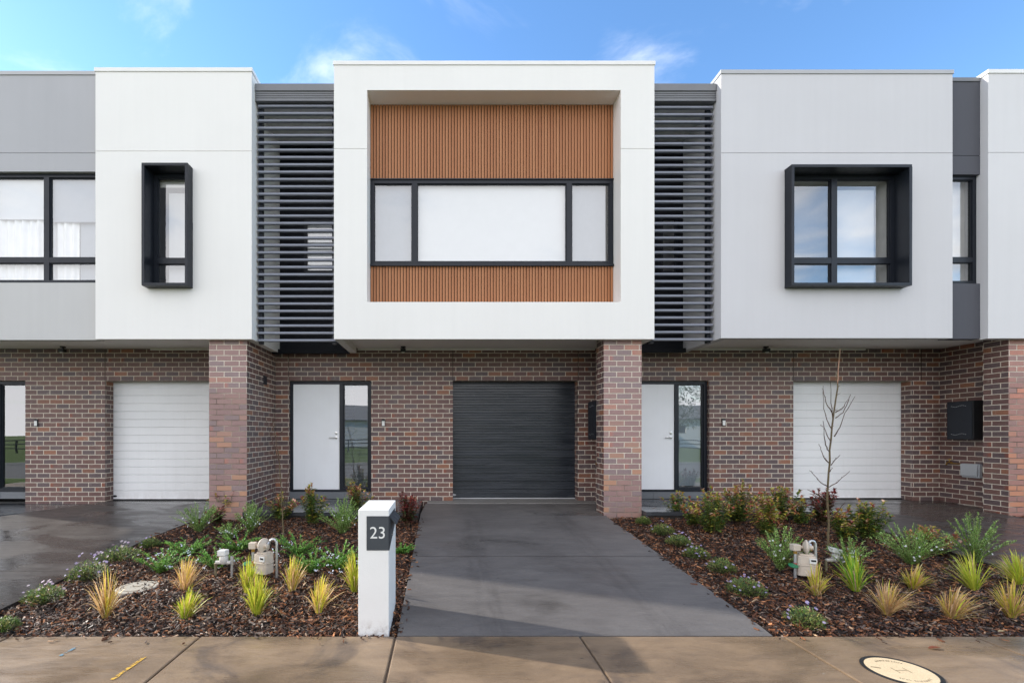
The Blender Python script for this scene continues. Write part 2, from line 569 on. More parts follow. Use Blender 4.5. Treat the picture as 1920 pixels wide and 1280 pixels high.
def grimy(name, col, rough):
    t = NT(name)
    p = t.geo()
    z = t.node('ShaderNodeSeparateXYZ', {0: p}).outputs[2]
    n = t.noise(t.scale(p, (2, 2, 1)), 5, 6, 0.7)
    c = t.ramp(t.noise(p, 1.3, 5, 0.6), [(0.3, tuple(x * .95 for x in col)), (0.7, tuple(min(.92, x * 1.03) for x in col))])
    st = t.noise(t.scale(p, (22, 22, .6)), 1.0, 4, .6)
    c = t.mix(t.m('MULTIPLY', t.range(st,   .5, .75), .05), c, (.40, .37, .33))
    d = t.m('MULTIPLY', t.range(t.m('ADD', z, t.m('MULTIPLY', n, .5)), 0.95, .45), t.range(n, .35, .7))
    c = t.mix(t.m('MULTIPLY', d, .35), c, (.32, .26, .21))
    t.set(Base_Color=c, Roughness=t.range(n, .3, .7, rough * .8, rough * 1.2))
    t.bump(t.noise(p, 2.5, 3), 0.08, 0.01)
    return t.mat


M['white_garage'] = grimy('white_garage', (0.83, 0.835, 0.845), .4)
M['door_paint'] = grimy('door_paint', (0.84, 0.85, 0.88), .42)


def splash_mat():
    t = NT('letterbox_render')
    p = t.geo()
    z = t.node('ShaderNodeSeparateXYZ', {0: p}).outputs[2]
    n = t.noise(p, 16, 6, 0.7)
    c = t.ramp(t.noise(p, 2.2, 5, 0.6), [(0.3, (0.74, 0.735, 0.725)), (0.7, (0.79, 0.785, 0.775))])
    dirt = t.m('MULTIPLY', t.range(z, 0.14, 0.0), t.range(n, 0.42, 0.66))
    c = t.mix(t.m('MULTIPLY', dirt, 0.5), c, (0.20, 0.13, 0.085))
    t.set(Base_Color=c, Roughness=0.85)
    t.bump(t.noise(p, 130, 4), 0.3, 0.004)
    return t.mat


M['letterbox'] = splash_mat()
M['letterbox_plain'] = simple('letterbox_render', (0.78, 0.775, 0.765), 0.8, var=0.03, scale=2, bump=0.25, bscale=130)
M['plate'] = simple('plate_metal', (0.045, 0.052, 0.062), 0.5, bump=0.1, bscale=200)
M['foliage'] = attr_mat('leaf', 0.42, 0.22, 0.5)
M['glossy_leaf'] = attr_mat('glossy_leaf', 0.28, 0.18, 0.6)
M['petal'] = attr_mat('petal', 0.6, 0.3, 0.3, var=False)
M['grass_blade'] = attr_mat('grass_blade', 0.45, 0.38, 0.4)
M['bark'] = attr_mat('bark', 0.75, 0.0, 0.3)
M['chip'] = attr_mat('mulch_chip', 0.5, 0.0, 0.35)


def soil_mat():
    t = NT('mulch_soil')
    p = t.geo()
    c = t.ramp(t.noise(p, 28, 6, 0.7), [(0.3, (0.004, 0.003, 0.002)), (0.55, (0.014, 0.008, 0.006)), (0.75, (0.05, 0.025, 0.015))])
    t.set(Base_Color=c, Roughness=0.7)
    t.bump(t.noise(p, 45, 5, 0.7), 1.0, 0.03)
    return t.mat


M['soil'] = soil_mat()
M['driveway_dry'] = concrete_mat('driveway_concrete', (0.085, 0.079, 0.077), (0.120, 0.112, 0.109), (0.156, 0.145, 0.138), (0.42, 0.68), wet=0.15, wetcol=0.75, tyres=(0.42, 1.85))
M['driveway_wet'] = concrete_mat('wet_driveway_concrete', (0.038, 0.033, 0.032), (0.060, 0.053, 0.050), (0.088, 0.077, 0.073), (0.28, 0.55), wet=0.6, wetcol=0.72, bump=0.05)
M['apron'] = concrete_mat('garage_apron_concrete', (0.16, 0.155, 0.15), (0.22, 0.21, 0.20), (0.27, 0.26, 0.25), (0.5, 0.8))
M['path'] = concrete_mat('footpath_concrete', (0.122, 0.087, 0.060), (0.226, 0.158, 0.101), (0.315, 0.223, 0.141), (0.26, 0.62), wet=0.4, wetcol=0.72, stain=(0.085, 0.066, 0.056))
M['joint_dark'] = simple('joint_dark', (0.03, 0.024, 0.02), 0.9)
M['path_joint'] = simple('path_joint', (0.15, 0.11, 0.08), 0.9, var=0.3, scale=9)
M['porch_tile'] = concrete_mat('porch_tile', (0.05, 0.054, 0.06), (0.07, 0.074, 0.082), (0.09, 0.094, 0.10), (0.03, 0.08), wet=1.0, wetcol=0.85, marks=0.0, bump=0.02)
M['riser_tile'] = simple('riser_tile', (0.15, 0.16, 0.175), 0.35, var=0.06, scale=5)
M['pit_concrete'] = concrete_mat('pit_concrete', (0.30, 0.27, 0.22), (0.38, 0.35, 0.29), (0.45, 0.42, 0.36), (0.7, 0.9))
M['cover_fill'] = concrete_mat('cover_concrete', (0.50, 0.38, 0.23), (0.62, 0.49, 0.31), (0.70, 0.57, 0.39), (0.6, 0.85), marks=0.1)
M['engraved'] = simple('engraved_mark', (0.12, 0.085, 0.05), 0.8)
M['asphalt'] = simple('asphalt', (0.16, 0.157, 0.153), 0.75, var=0.2, scale=20, bump=0.4)
M['kerb'] = simple('kerb_concrete', (0.36, 0.34, 0.31), 0.8, var=0.1)


def turf_mat():
    t = NT('turf')
    p = t.geo()
    c = t.ramp(t.m('ADD', t.m('MULTIPLY', t.noise(p, 0.6, 4), 0.5), t.m('MULTIPLY', t.noise(p, 40, 4), 0.5)), [(0.3, (0.05, 0.09, 0.015)), (0.55, (0.10, 0.16, 0.025)), (0.75, (0.17, 0.22, 0.04))])
    t.set(Base_Color=c, Roughness=0.9)
    t.bump(t.noise(p, 60, 4), 0.8, 0.03)
    return t.mat


M['turf'] = turf_mat()


def timber_mat():
    t = NT('timber_batten')
    p = t.geo()
    sp = t.node('ShaderNodeSeparateXYZ', {0: p})
    k = t.m('FLOOR', t.m('DIVIDE', t.m('ADD', sp.outputs[0], 1.182), 0.049))
    rnd = t.node('ShaderNodeTexWhiteNoise', {1: k}, noise_dimensions='1D').outputs[0]
    gr = t.noise(t.scale(p, (60, 60, 1.6)), 1.0, 5, 0.65, 0.4)
    f = t.m('ADD', t.m('ADD', t.m('MULTIPLY', rnd, 0.24), 0.12), t.m('MULTIPLY', gr, 0.6))
    c = t.ramp(f, [(0.2, (0.28, 0.108, 0.047)), (0.5, (0.38, 0.158, 0.070)), (0.85, (0.47, 0.220, 0.106))])
    t.set(Base_Color=c, Roughness=0.55)
    t.bsdf.inputs['Specular IOR Level'].default_value = 0.3
    t.bump(gr, 0.3, 0.003)
    return t.mat


M['timber'] = timber_mat()
M['black_groove'] = simple('batten_groove', (0.014, 0.010, 0.009), 0.8)


def dark_garage_mat():
    t = NT('dark_garage_steel')
    p = t.geo()
    st = t.noise(t.scale(p, (0.5, 1, 9)), 1.6, 5, 0.6, 0.5)
    t.set(Base_Color=t.ramp(st, [(0.3, (0.020, 0.024, 0.031)), (0.7, (0.033, 0.039, 0.050))]), Roughness=t.range(st, 0.3, 0.7, 0.18, 0.36))
    t.bump(t.noise(t.scale(p, (0.6, 1, 5)), 2.0, 2), 0.12, 0.02)
    return t.mat


M['dark_garage'] = dark_garage_mat()


# ------------------------------------------------------------------ setting
def struct(mb, name, mats, **kw):
    o = mb.build(name, mats, **kw)
    return tag(o, kind='structure')


DW, DF, DPI = 8.74, 7.34, 7.46      # wall plane, upper volume front, pier front
Y_ROAD0, Y_ROAD1 = -8.5, 0.55

b = MB()
b.face([(-400, -400, -0.25), (400, -400, -0.25), (400, 400, -0.25), (-400, 400, -0.25)])
struct(b, 'ground', M['turf'])
b = MB()
b.face([(-80, Y_ROAD0, -0.13), (80, Y_ROAD0, -0.13), (80, Y_ROAD1, -0.13), (-80, Y_ROAD1, -0.13)])
struct(b, 'road', M['asphalt'])
b = MB().box(-80, 80, Y_ROAD1, Y_ROAD1 + 0.15, -0.2, -0.005).box(-80, 80, Y_ROAD0 - 0.15, Y_ROAD0, -0.2, -0.005)
struct(b, 'kerb', M['kerb'])
b = MB().box(-80, 80, Y_ROAD1 + 0.15, 2.2, -0.2, -0.012)
struct(b, 'nature_strip', M['turf'])
b = MB().box(-80, 80, -40, Y_ROAD0 - 0.15, -0.2, -0.01)
struct(b, 'park_lawn', M['turf'])

# footpath slabs with tooled joints
cuts = [-14.0, -12.5, -11.0, -9.45, -7.95, -6.45, -4.95, -3.42, -1.915, -0.372, 1.085, 2.69, 4.2, 5.7, 7.2, 8.7, 10.2, 11.7, 13.2]
b = MB()
b.box(-14, 13.2, 2.2, D_PATH, -0.2, -0.016, 1)
for i, (a0, a1) in enumerate(zip(cuts[:-1], cuts[1:])):
    w = 0.008
    b.prism([(a0 + w, -0.015), (a1 - w, -0.015), (a1 - w, -0.004), (a1 - w - 0.008, 0.0), (a0 + w + 0.008, 0.0), (a0 + w, -0.004)], 'y', 2.2, D_PATH - 0.008)
struct(b, 'footpath', [M['path'], M['path_joint']])


def drive(name, xl, xr, mat, y_top=8.42, zs=1.0, joint_at=(5.62,)):
    """a driveway: a sloping sheet with thick edges; xl/xr are edge positions as functions of depth"""
    b = MB()
    ys = list(np.linspace(D_PATH + 0.012, y_top, 36))
    zt = lambda y: g(y) * zs + 0.006 - 0.01 * max(0, 1 - (y - D_PATH) / 0.05)
    for y0, y1 in zip(ys[:-1], ys[1:]):
        a, c, d, e = (xl(y0), y0, zt(y0)), (xr(y0), y0, zt(y0)), (xr(y1), y1, zt(y1)), (xl(y1), y1, zt(y1))
        b.face([a, c, d, e])
        dn = lambda p: (p[0], p[1], p[2] - 0.16)
        b.face([dn(a), a, e, dn(e)])
        b.face([c, dn(c), dn(d), d])
    a, c = (xl(ys[0]), ys[0], zt(ys[0])), (xr(ys[0]), ys[0], zt(ys[0]))
    b.face([(a[0], a[1], a[2] - .16), (c[0], c[1], c[2] - .16), c, a])
    for yj in joint_at:
        b.face([(xl(yj), yj - .004, zt(yj) + .0012), (xr(yj), yj - .004, zt(yj) + .0012), (xr(yj), yj + .004, zt(yj + .004) + .0012), (xl(yj), yj + .004, zt(yj + .004) + .0012)], 1)
    return struct(b, name, [mat, M['joint_dark']])


def lerp_edge(pts):
    def f(y):
        for (ya, xa), (yb, xb) in zip(pts[:-1], pts[1:]):
            if y <= yb:
                t = max(0.0, (y - ya) / (yb - ya))
                return xa + (xb - xa) * t
        return pts[-1][1]
    return f


LZ = 0.95
eL0 = lerp_edge([(3.7, -7.25), (7.4, -7.1), (8.5, -6.42)])
eL1 = lerp_edge([(3.7, -3.93), (6.3, -3.95), (7.3, -3.80), (8.5, -3.74)])
eC0 = lerp_edge([(3.7, -0.36), (7.6, -0.355), (8.5, -0.30)])
eC1 = lerp_edge([(3.7, 2.62), (7.44, 2.575), (7.82, 2.80), (8.5, 2.82)])
eR0 = lerp_edge([(3.7, 6.16), (7.2, 6.2), (8.5, 6.3)])
eR1 = lerp_edge([(3.7, 9.3), (7.44, 9.02), (7.82, 9.24), (8.5, 9.25)])
drive('driveway', eC0, eC1, M['driveway_dry'], joint_at=(5.55,))
drive('driveway', eL0, eL1, M['driveway_wet'], zs=LZ, joint_at=(5.1,))
drive('driveway', eR0, eR1, M['driveway_wet'], joint_at=(5.5,))
b = MB().box(-0.28, 2.80, 8.426, 9.1, 0.1, 0.358)
struct(b, 'garage_apron', M['apron'])
b = MB().box(-6.40, -3.75, 8.426, 9.1, 0.1, 0.334)
struct(b, 'garage_apron', M['driveway_wet'])
b = MB().box(6.32, 9.25, 8.426, 9.1, 0.1, 0.356)
struct(b, 'garage_apron', M['driveway_wet'])
# wet tiled porches
for (x0, x1, y0) in ((-3.105, -0.375, 7.27), (3.168, 6.18, 7.3)):
    b = MB()
    n = max(2, round((x1 - x0) / 0.6))
    for i in range(n):
        a0, a1 = x0 + (x1 - x0) * i / n, x0 + (x1 - x0) * (i + 1) / n
        for y_a, y_b in ((y0, 7.86), (7.86, 8.735)):
            b.box(a0 + .0015, a1 - .0015, y_a + .0015, y_b - .0015, 0.33, 0.386)
    b.box(x0, x1, y0 + 0.02, 8.735, 0.1, 0.332, 1)
    struct(b, 'porch', [M['porch_tile'], M['joint_dark']])


b = MB().prism([(-10.6, 7.36), (-7.13, 7.36), (-6.46, 8.43), (-6.42, 8.735), (-10.6, 8.735)], 'z', 0.1, 0.306)
struct(b, 'porch', M['porch_tile'])


# mulch beds: an uneven soil sheet and loose chips
rng = np.random.default_rng(7)


def bumpy(x, y):
    return 0.018 * math.sin(2.3 * x + 1.7 * y) + 0.014 * math.sin(5.1 * x - 3.7 * y + 1) + 0.008 * math.sin(11 * x + 9 * y)


def bed_z(x, y, e0, e1):
    edge = min(1.0, max(0.0, min(x - e0(y), e1(y) - x) / 0.15), max(0, (y - D_PATH) / 0.12))
    return g(y) - 0.028 + bumpy(x, y) * edge + 0.012 * edge


def left_end(y):
    return -12.0


def right_end(y):
    return 12.0


BEDS = [(eL1, eC0, D_PATH + 0.004, 7.30), (eC1, eR0, D_PATH + 0.004, 7.34), (left_end, eL0, D_PATH + .004, 7.34), (eR1, right_end, D_PATH + .004, 7.44)]
b = MB()
for e0, e1, y0, y1 in BEDS:
    nx, ny = 50, 50
    gr = []
    for j in range(ny + 1):
        y = y0 + (y1 - y0) * j / ny
        row = []
        for i in range(nx + 1):
            x = e0(y) + (e1(y) - e0(y)) * i / nx
            row.append((x, y, bed_z(x, y, e0, e1) - 0.008))
        gr.append(row)
    for j in range(ny):
        for i in range(nx):
            b.face([gr[j][i], gr[j][i + 1], gr[j + 1][i + 1], gr[j + 1][i]])
struct(b, 'garden_bed', M['soil'])

CHIP = [((0.022, 0.013, 0.010), 30), ((0.045, 0.023, 0.015), 24), ((0.10, 0.046, 0.026), 17), ((0.20, 0.092, 0.045), 10), ((0.36, 0.19, 0.10), 6),
        ((0.10, 0.085, 0.078), 9), ((0.20, 0.175, 0.155), 4), ((0.36, 0.28, 0.20), 1.2)]
ccol = np.array([c for c, _ in CHIP])
cw = np.array([w for _, w in CHIP])
cw = cw / cw.sum()
cw2 = cw * np.array([.9, .8, .8, 1, 1, 2.6, 3.6, 3.0])
cw2 = cw2 / cw2.sum()


def chips():
    V, F, C = [], [], []
    base = 0
    for e0, e1, y0, y1 in BEDS:
        dens = 2900
        width = 4.2
        n = int(dens * width * (y1 - y0))
        for _ in range(n):
            y = rng.uniform(y0 + 0.01, y1 - 0.01)
            x0, x1 = e0(y), e1(y)
            x = rng.uniform(x0, x1)
            spill = False
            if rng.uniform() < 0.004:
                spill = True
                d_ = abs(rng.normal(0, 0.035))
                k_ = rng.integers(3)
                if k_ == 0:
                    x = x0 - d_
                elif k_ == 1:
                    x = x1 + d_
                else:
                    y = D_PATH - d_ * 1.6
            if x > 1.27 * y + 0.3 or x < -0.98 * y - 0.3:
                continue
            if rng.uniform() > min(1.0, (x1 - x0) / width) * (1.0 if y < 5.6 else 0.75):
                continue
            L = rng.uniform(0.009, 0.027) * (1.5 if rng.uniform() < 0.08 else 1)
            W = L * rng.uniform(0.13, 0.34)
            T = rng.uniform(0.002, 0.006)
            yaw = rng.uniform(0, 2 * math.pi)
            pit, rol = rng.normal(0, 0.30), rng.normal(0, 0.45)
            if spill:
                pit, rol = 0.05, 0.05
            z = (g(y) + 0.012) if spill else bed_z(x, y, e0, e1) + rng.uniform(-0.004, 0.012) + abs(math.sin(pit)) * L * 0.3
            ca, sa = math.cos(yaw), math.sin(yaw)
            cp, sp_ = math.cos(pit), math.sin(pit)
            cr, sr = math.cos(rol), math.sin(rol)
            ax = np.array([ca * cp, sa * cp, sp_])
            ay = np.array([-sa * cr - ca * sp_ * sr, ca * cr - sa * sp_ * sr, cp * sr])
            az = np.cross(ax, ay)
            c = np.array([x, y, z])
            t1, t2 = rng.uniform(0.35, 1.0), rng.uniform(0.35, 1.0)
            top = [c - ax * L - ay * W * t1 + az * T, c + ax * L - ay * W * t2 + az * T * rng.uniform(0.2, 1.3), c + ax * L * rng.uniform(0.7, 1) + ay * W * t2 + az * T, c - ax * L * rng.uniform(.7, 1) + ay * W * t1 + az * T]
            bot = [p - az * 2 * T for p in top]
            V.extend(top + bot)
            q = base
            F.extend([(q, q + 1, q + 2, q + 3), (q + 4, q + 5, q + 1, q), (q + 5, q + 6, q + 2, q + 1), (q + 6, q + 7, q + 3, q + 2), (q + 7, q + 4, q, q + 3)])
            pale_bed = x < -1.2 + rng.normal(0, .5) and y < 4.9 + rng.normal(0, .35)
            col = ccol[rng.choice(len(ccol), p=cw2 if pale_bed else cw)] * rng.uniform(0.75, 1.35) * np.array([1.12, 0.96, 0.85])
            C.extend([col] * 20)
            base += 8
    me = bpy.data.meshes.new('mulch')
    me.from_pydata([tuple(v) for v in V], [], F)
    ca_ = me.color_attributes.new('Col', 'FLOAT_COLOR', 'CORNER')
    arr = np.ones((len(C), 4), dtype=np.float32)
    arr[:, :3] = np.array(C)
    ca_.data.foreach_set('color', arr.ravel())
    me.materials.append(M['chip'])
    o = bpy.data.objects.new('mulch', me)
    COL.objects.link(o)
    tag(o, 'brown bark mulch chips covering the front garden beds', 'mulch', kind='stuff')


chips()


# ------------------------------------------------------------------ townhouses
def wall_grid(b, x0, x1, z0, z1, y0, y1, holes, mat=0):
    xs = sorted({x0, x1, *[h[0] for h in holes], *[h[1] for h in holes]})
    zs = sorted({z0, z1, *[h[2] for h in holes], *[h[3] for h in holes]})
    xs = [x for x in xs if x0 <= x <= x1]
    zs = [z for z in zs if z0 <= z <= z1]

    def solid(i, j):
        if i < 0 or j < 0 or i >= len(xs) - 1 or j >= len(zs) - 1:
            return False
        cx, cz = (xs[i] + xs[i + 1]) / 2, (zs[j] + zs[j + 1]) / 2
        return not any(h[0] < cx < h[1] and h[2] < cz < h[3] for h in holes)
    for i in range(len(xs) - 1):
        for j in range(len(zs) - 1):
            if not solid(i, j):
                continue
            a, c, d, e = xs[i], xs[i + 1], zs[j], zs[j + 1]
            b.face([(a, y0, d), (c, y0, d), (c, y0, e), (a, y0, e)], mat)
            b.face([(c, y1, d), (a, y1, d), (a, y1, e), (c, y1, e)], mat)
            if not solid(i - 1, j):
                b.face([(a, y1, d), (a, y0, d), (a, y0, e), (a, y1, e)], mat)
            if not solid(i + 1, j):
                b.face([(c, y0, d), (c, y1, d), (c, y1, e), (c, y0, e)], mat)
            if not solid(i, j - 1):
                b.face([(a, y1, d), (c, y1, d), (c, y0, d), (a, y0, d)], mat)
            if not solid(i, j + 1):
                b.face([(a, y0, e), (c, y0, e), (c, y1, e), (a, y1, e)], mat)
    return b


def split_wall(b, x0, x1, z0, z1, y0, y1, holes, zj, mat=0):
    """a rendered wall of two panels with a narrow recessed joint between them"""
    gp = 0.005
    wall_grid(b, x0, x1, z0, zj - gp, y0, y1, [h for h in holes if h[2] < zj], mat)
    wall_grid(b, x0, x1, zj + gp, z1, y0, y1, [h for h in holes if h[3] > zj], mat)
    xs = [x0]
    for h in sorted(holes):
        if h[2] < zj < h[3]:
            xs += [h[0], h[1]]
    xs.append(x1)
    for a, c in zip(xs[0::2], xs[1::2]):
        b.box(a, c, y0 + 0.008, y1, zj - gp, zj + gp, mat)


def pane(x0, x1, y, z0, z1, mat, parent):
    b = MB()
    b.face([(x0, y, z0), (x1, y, z0), (x1, y, z1), (x0, y, z1)])
    return b.build('pane', mat, parent)


def window(house, x0, x1, z0, z1, y, xdiv, zdiv, fw=0.055, mat='charcoal', glass='glass', depth=0.07, dw=None):
    """frame mesh with a pane per light; xdiv / zdiv are centres of the dividing bars"""
    dw = dw or fw
    b = MB()
    b.box(x0, x1, y, y + depth, z0, z0 + fw).box(x0, x1, y, y + depth, z1 - fw, z1)
    b.box(x0, x0 + fw, y, y + depth, z0 + fw, z1 - fw).box(x1 - fw, x1, y, y + depth, z0 + fw, z1 - fw)
    xe = [x0 + fw]
    for xc in xdiv:
        b.box(xc - dw / 2, xc + dw / 2, y, y + depth, z0 + fw, z1 - fw)
        xe += [xc - dw / 2, xc + dw / 2]
    xe.append(x1 - fw)
    ze = [z0 + fw]
    for zc in zdiv:
        for a, c in zip(xe[0::2], xe[1::2]):
            b.box(a, c, y + 0.002, y + depth - 0.002, zc - dw / 2, zc + dw / 2)
        ze += [zc - dw / 2, zc + dw / 2]
    ze.append(z1 - fw)
    # glazing beads: a thin inner lip round every light
    for a, c in zip(xe[0::2], xe[1::2]):
        for d, e in zip(ze[0::2], ze[1::2]):
            q = 0.012
            b.box(a, c, y + 0.02, y + 0.034, d, d + q).box(a, c, y + 0.02, y + 0.034, e - q, e)
            b.box(a, a + q, y + 0.02, y + 0.034, d + q, e - q).box(c - q, c, y + 0.02, y + 0.034, d + q, e - q)
    f = b.build('window', M[mat], house)
    for a, c in zip(xe[0::2], xe[1::2]):
        for d, e in zip(ze[0::2], ze[1::2]):
            pane(a, c, y + 0.038, d, e, M[glass], f)
    return f


def blind(parent, x0, x1, z0, z1, y, mat='blind', rail=True):
    b = MB().box(x0, x1, y, y + 0.004, z0, z1)
    if rail:
        b.box(x0, x1, y - 0.006, y + 0.010, z0 - 0.022, z0)
    return b.build('blind', M[mat], parent)


def curtain(parent, x0, x1, z0, z1, y):
    b = MB()
    n = max(8, int((x1 - x0) / 0.012))
    pr = [(x0 + (x1 - x0) * i / n, y + 0.018 * math.sin(i * 0.62) + 0.008 * math.sin(i * 0.23 + 1)) for i in range(n + 1)]
    for p, q in zip(pr[:-1], pr[1:]):
        b.face([(p[0], p[1], z0), (q[0], q[1], z0), (q[0], q[1], z1), (p[0], p[1], z1)])
    return b.build('curtain', M['curtain'], parent, smooth=True)


def garage_door(house, x0, x1, y, z0, z1, mat, badge_mat, ribs=False):
    h = 0.1508
    prof = []
    z = z0 + 0.03
    prof += [(y - 0.012, z0), (y - 0.012, z0 + 0.026), (y, z0 + 0.03)]
    while z < z1 - 0.01:
        zt = min(z + h, z1)
        if ribs and zt - z > 0.1:
            for k in (1, 2):
                zz = z + h * k / 3
                prof += [(y, zz - 0.006), (y + 0.0035, zz), (y, zz + 0.006)]
        prof += [(y, zt - 0.008), (y + 0.020, zt - 0.004), (y + 0.020, zt + 0.004), (y, zt + 0.008)]
        z = zt + 0.0
    prof = [p for p in prof if p[1] <= z1 + 0.02]
    prof += [(y + 0.05, prof[-1][1]), (y + 0.05, z0)]
    b = MB().prism(prof, 'x', x0, x1)
    d = b.build('garage_door', M[mat], house)
    MB().box(x0, x1, y - 0.018, y - 0.0125, z0 + 0.001, z0 + 0.022).build('bottom_seal', M['grey_metal' if ribs else 'black_plastic'], d)
    bx = x0 + 0.075
    b = MB()
    ring = [(bx + 0.042 * math.cos(2 * math.pi * k / 20), z0 + 0.075 + 0.02 * math.sin(2 * math.pi * k / 20)) for k in range(20)]
    b.prism(ring, 'y', y - 0.006, y - 0.0005)
    b.build('badge', M[badge_mat], d)
    return d


def door_unit(house, x0, y, z0=0.545, z1=2.585, w=1.536, gl='side_glass', screen='slats'):
    b = MB()
    f0, f1 = y + 0.075, y + 0.16
    a, c = x0 + 0.05, x0 + 0.93       # leaf
    d, e = x0 + 0.995, x0 + w - 0.06  # side light
    x1 = x0 + w
    b.box(x0, a, f0, f1, z0 - 0.03, z1).box(c, d, f0, f1, z0 - 0.03, z1).box(e, x1, f0, f1, z0 - 0.03, z1)
    b.box(a, c, f0, f1, z1 - 0.05, z1).box(d, e, f0, f1, z1 - 0.05, z1)
    b.box(a, c, f0, f1, z0 - 0.03, z0 + 0.005).box(d, e, f0, f1, z0 - 0.03, z0 + 0.035)
    # small rebate so the frame steps towards the glass
    q = 0.022
    b.box(d, d + q, f0 + .025, f1, z0 + .035, z1 - .05).box(e - q, e, f0 + .025, f1, z0 + .035, z1 - .05)
    b.box(d + q, e - q, f0 + .025, f1, z1 - .05 - q, z1 - .05).box(d + q, e - q, f0 + .025, f1, z0 + .035, z0 + .035 + q)
    fr = b.build('door_frame', M['charcoal'], house)
    pane(d + q, e - q, f0 + 0.05, z0 + 0.035 + q, z1 - 0.05 - q, M[gl], fr)
    if screen == 'slats':
        s = MB()
        zz = z0 + 0.08
        while zz < z1 - 0.1:
            s.face([(d + q, f0 + 0.075, zz), (e - q, f0 + 0.075, zz), (e - q, f0 + 0.093, zz + 0.012), (d + q, f0 + 0.093, zz + 0.012)])
            zz += 0.026
        s.build('blind', M['grey_metal'], fr)
    elif screen == 'roller':
        s = MB().box(d + q + .01, e - q - .01, f0 + 0.08, f0 + 0.084, z0 + 0.10, z1 - 0.08).box(d + q + .01, e - q - .01, f0 + .074, f0 + .09, z0 + .07, z0 + .098)
        s.build('blind', M['blind'], fr)
    leaf = MB().box(a + .006, c - .006, f0 + 0.02, f0 + 0.06, z0 + 0.010, z1 - 0.055).build('front_door', M['door_paint'], house)
    hx, hz = c - 0.065, z0 + 0.985
    h = MB()
    h.lathe((hx, f0 + 0.02, hz), (0, -1, 0), [(0.027, 0), (0.027, 0.008), (0.010, 0.010), (0.010, 0.045)], 16)
    h.tube([(hx + 0.005, f0 - 0.022, hz), (hx - 0.05, f0 - 0.026, hz + 0.002), (hx - 0.125, f0 - 0.018, hz)], [0.010, 0.009, 0.007], 8)
    h.build('handle', M['steel'], leaf, smooth=True)
    h = MB().lathe((hx, f0 + 0.02, hz + 0.085), (0, -1, 0), [(0.027, 0), (0.027, 0.010), (0.014, 0.012), (0.013, 0.018)], 16)
    h.build('lock', M['steel'], leaf, smooth=True)
    # tiled riser under the threshold
    b = MB()
    n = 3
    for i in range(n):
        u0, u1 = x0 + w * i / n, x0 + w * (i + 1) / n
        b.box(u0 + .002, u1 - .002, y + 0.05, y + 0.20, 0.388, z0 - 0.032)
    b.build('door_step', M['riser_tile'], house)


def doorbell(house, x, z, y):
    d = MB().box(x - .032, x + .032, y - .022, y, z - .07, z + .065).build('doorbell', M['black_plastic'], house, bevel=0.006)
    MB().box(x - .026, x + .026, y - .032, y - .0225, z - .062, z + .03).build('button_panel', M['white_plastic'], d, bevel=0.005)


def sensor_light(house, x, y, z=3.178):
    d = MB().lathe((x, y, z), (0, 0, -1), [(0.045, 0), (0.045, 0.02), (0.02, 0.025), (0.02, 0.045)], 14)
    d.box(x - .045, x + .045, y - .055, y + .03, z - .105, z - .04)
    s = d.build('sensor_light', M['black_plastic'], house)
    MB().lathe((x, y - .03, z - .105), (0, 0, -1), [(0.03, 0), (0.026, 0.012), (0.012, 0.02)], 12).build('lens', M['white_plastic'], s, smooth=True)


def meter_box(house, xw, y0, y1, z0, z1, d=0.215):
    b = MB().box(xw - d, xw, y0, y1, z0, z1)
    m = b.build('meter_box', M['black_plastic'], house, bevel=0.006)
    MB().box(xw - d - .012, xw - d - .0005, y0 + .012, y1 - .012, z0 + .012, z1 - .012).build('door', M['charcoal'], m, bevel=0.004)
    for zz in (z0 + 0.09, z1 - 0.09):
        v = MB()
        for k in range(9):
            yy = y0 + 0.10 + k * (y1 - y0 - 0.2) / 8
            v.box(xw - d - .0145, xw - d - .0125, yy, yy + 0.018, zz + 0.012 * math.sin(k * 0.8), zz + 0.012 * math.sin(k * 0.8) + 0.005)
        v.build('vent', M['grey_metal'], m)


def power_box(house, xw, y0, y1, z0, z1):
    m = MB().box(xw - .05, xw, y0, y1, z0, z1).build('power_box', M['grey_plastic'], house, bevel=0.006)
    MB().box(xw - .078, xw - .0505, y0 + .02, y1 - .0, z0 + .03, z1 - .005).build('lid', M['grey_plastic'], m, bevel=0.006)


def garden_tap(house, xw, y, z):
    t = MB()
    t.tube([(xw, y - .10, z - .02), (xw - .05, y - .10, z - .02), (xw - .06, y - .05, z - .02), (xw - .06, y, z - .02)], 0.011, 8)
    t.tube([(xw - .06, y - .02, z), (xw - .06, y + .05, z), (xw - .06, y + .075, z - .05)], 0.013, 8)
    k = t.build('garden_tap', M['brass'], house, smooth=True)
    MB().lathe((xw - .06, y + .02, z + .015), (0, 0, 1), [(0.008, 0), (0.008, 0.03), (0.028, 0.032), (0.028, 0.042)], 10).build('tap_handle', M['brass'], k)


def joint(house, x, z0, z1, y=DW):
    return MB().box(x - .006, x + .006, y - .0025, y + .05, z0, z1).build('control_joint', M['joint'], house)


def pier(house, x0, x1, xf0, xf1, z0=0.12, front='pier_brick_flush'):
    b = MB()
    b.box(x0, x1, DPI, 7.81, z0, 3.176)
    b.m[0] = 1
    p = b.build('brick_pier', [M['brick'], M[front]], house)
    MB().box(xf0, xf1, 7.81, DW - 0.001, z0, 3.176).build('return_wall', M['brick'], house)
    return p


def capping(house, pts, z, mat, w=0.16, over=0.014, h=0.055):
    """folded metal parapet capping over straight runs (x0,x1,y0,y1)"""
    b = MB()
    for (x0, x1, y0, y1) in pts:
        b.box(x0 - over, x1 + over, y0 - over, y1 + over, z - h, z + 0.006)
    return b.build('parapet_capping', M[mat], house, bevel=0.004)


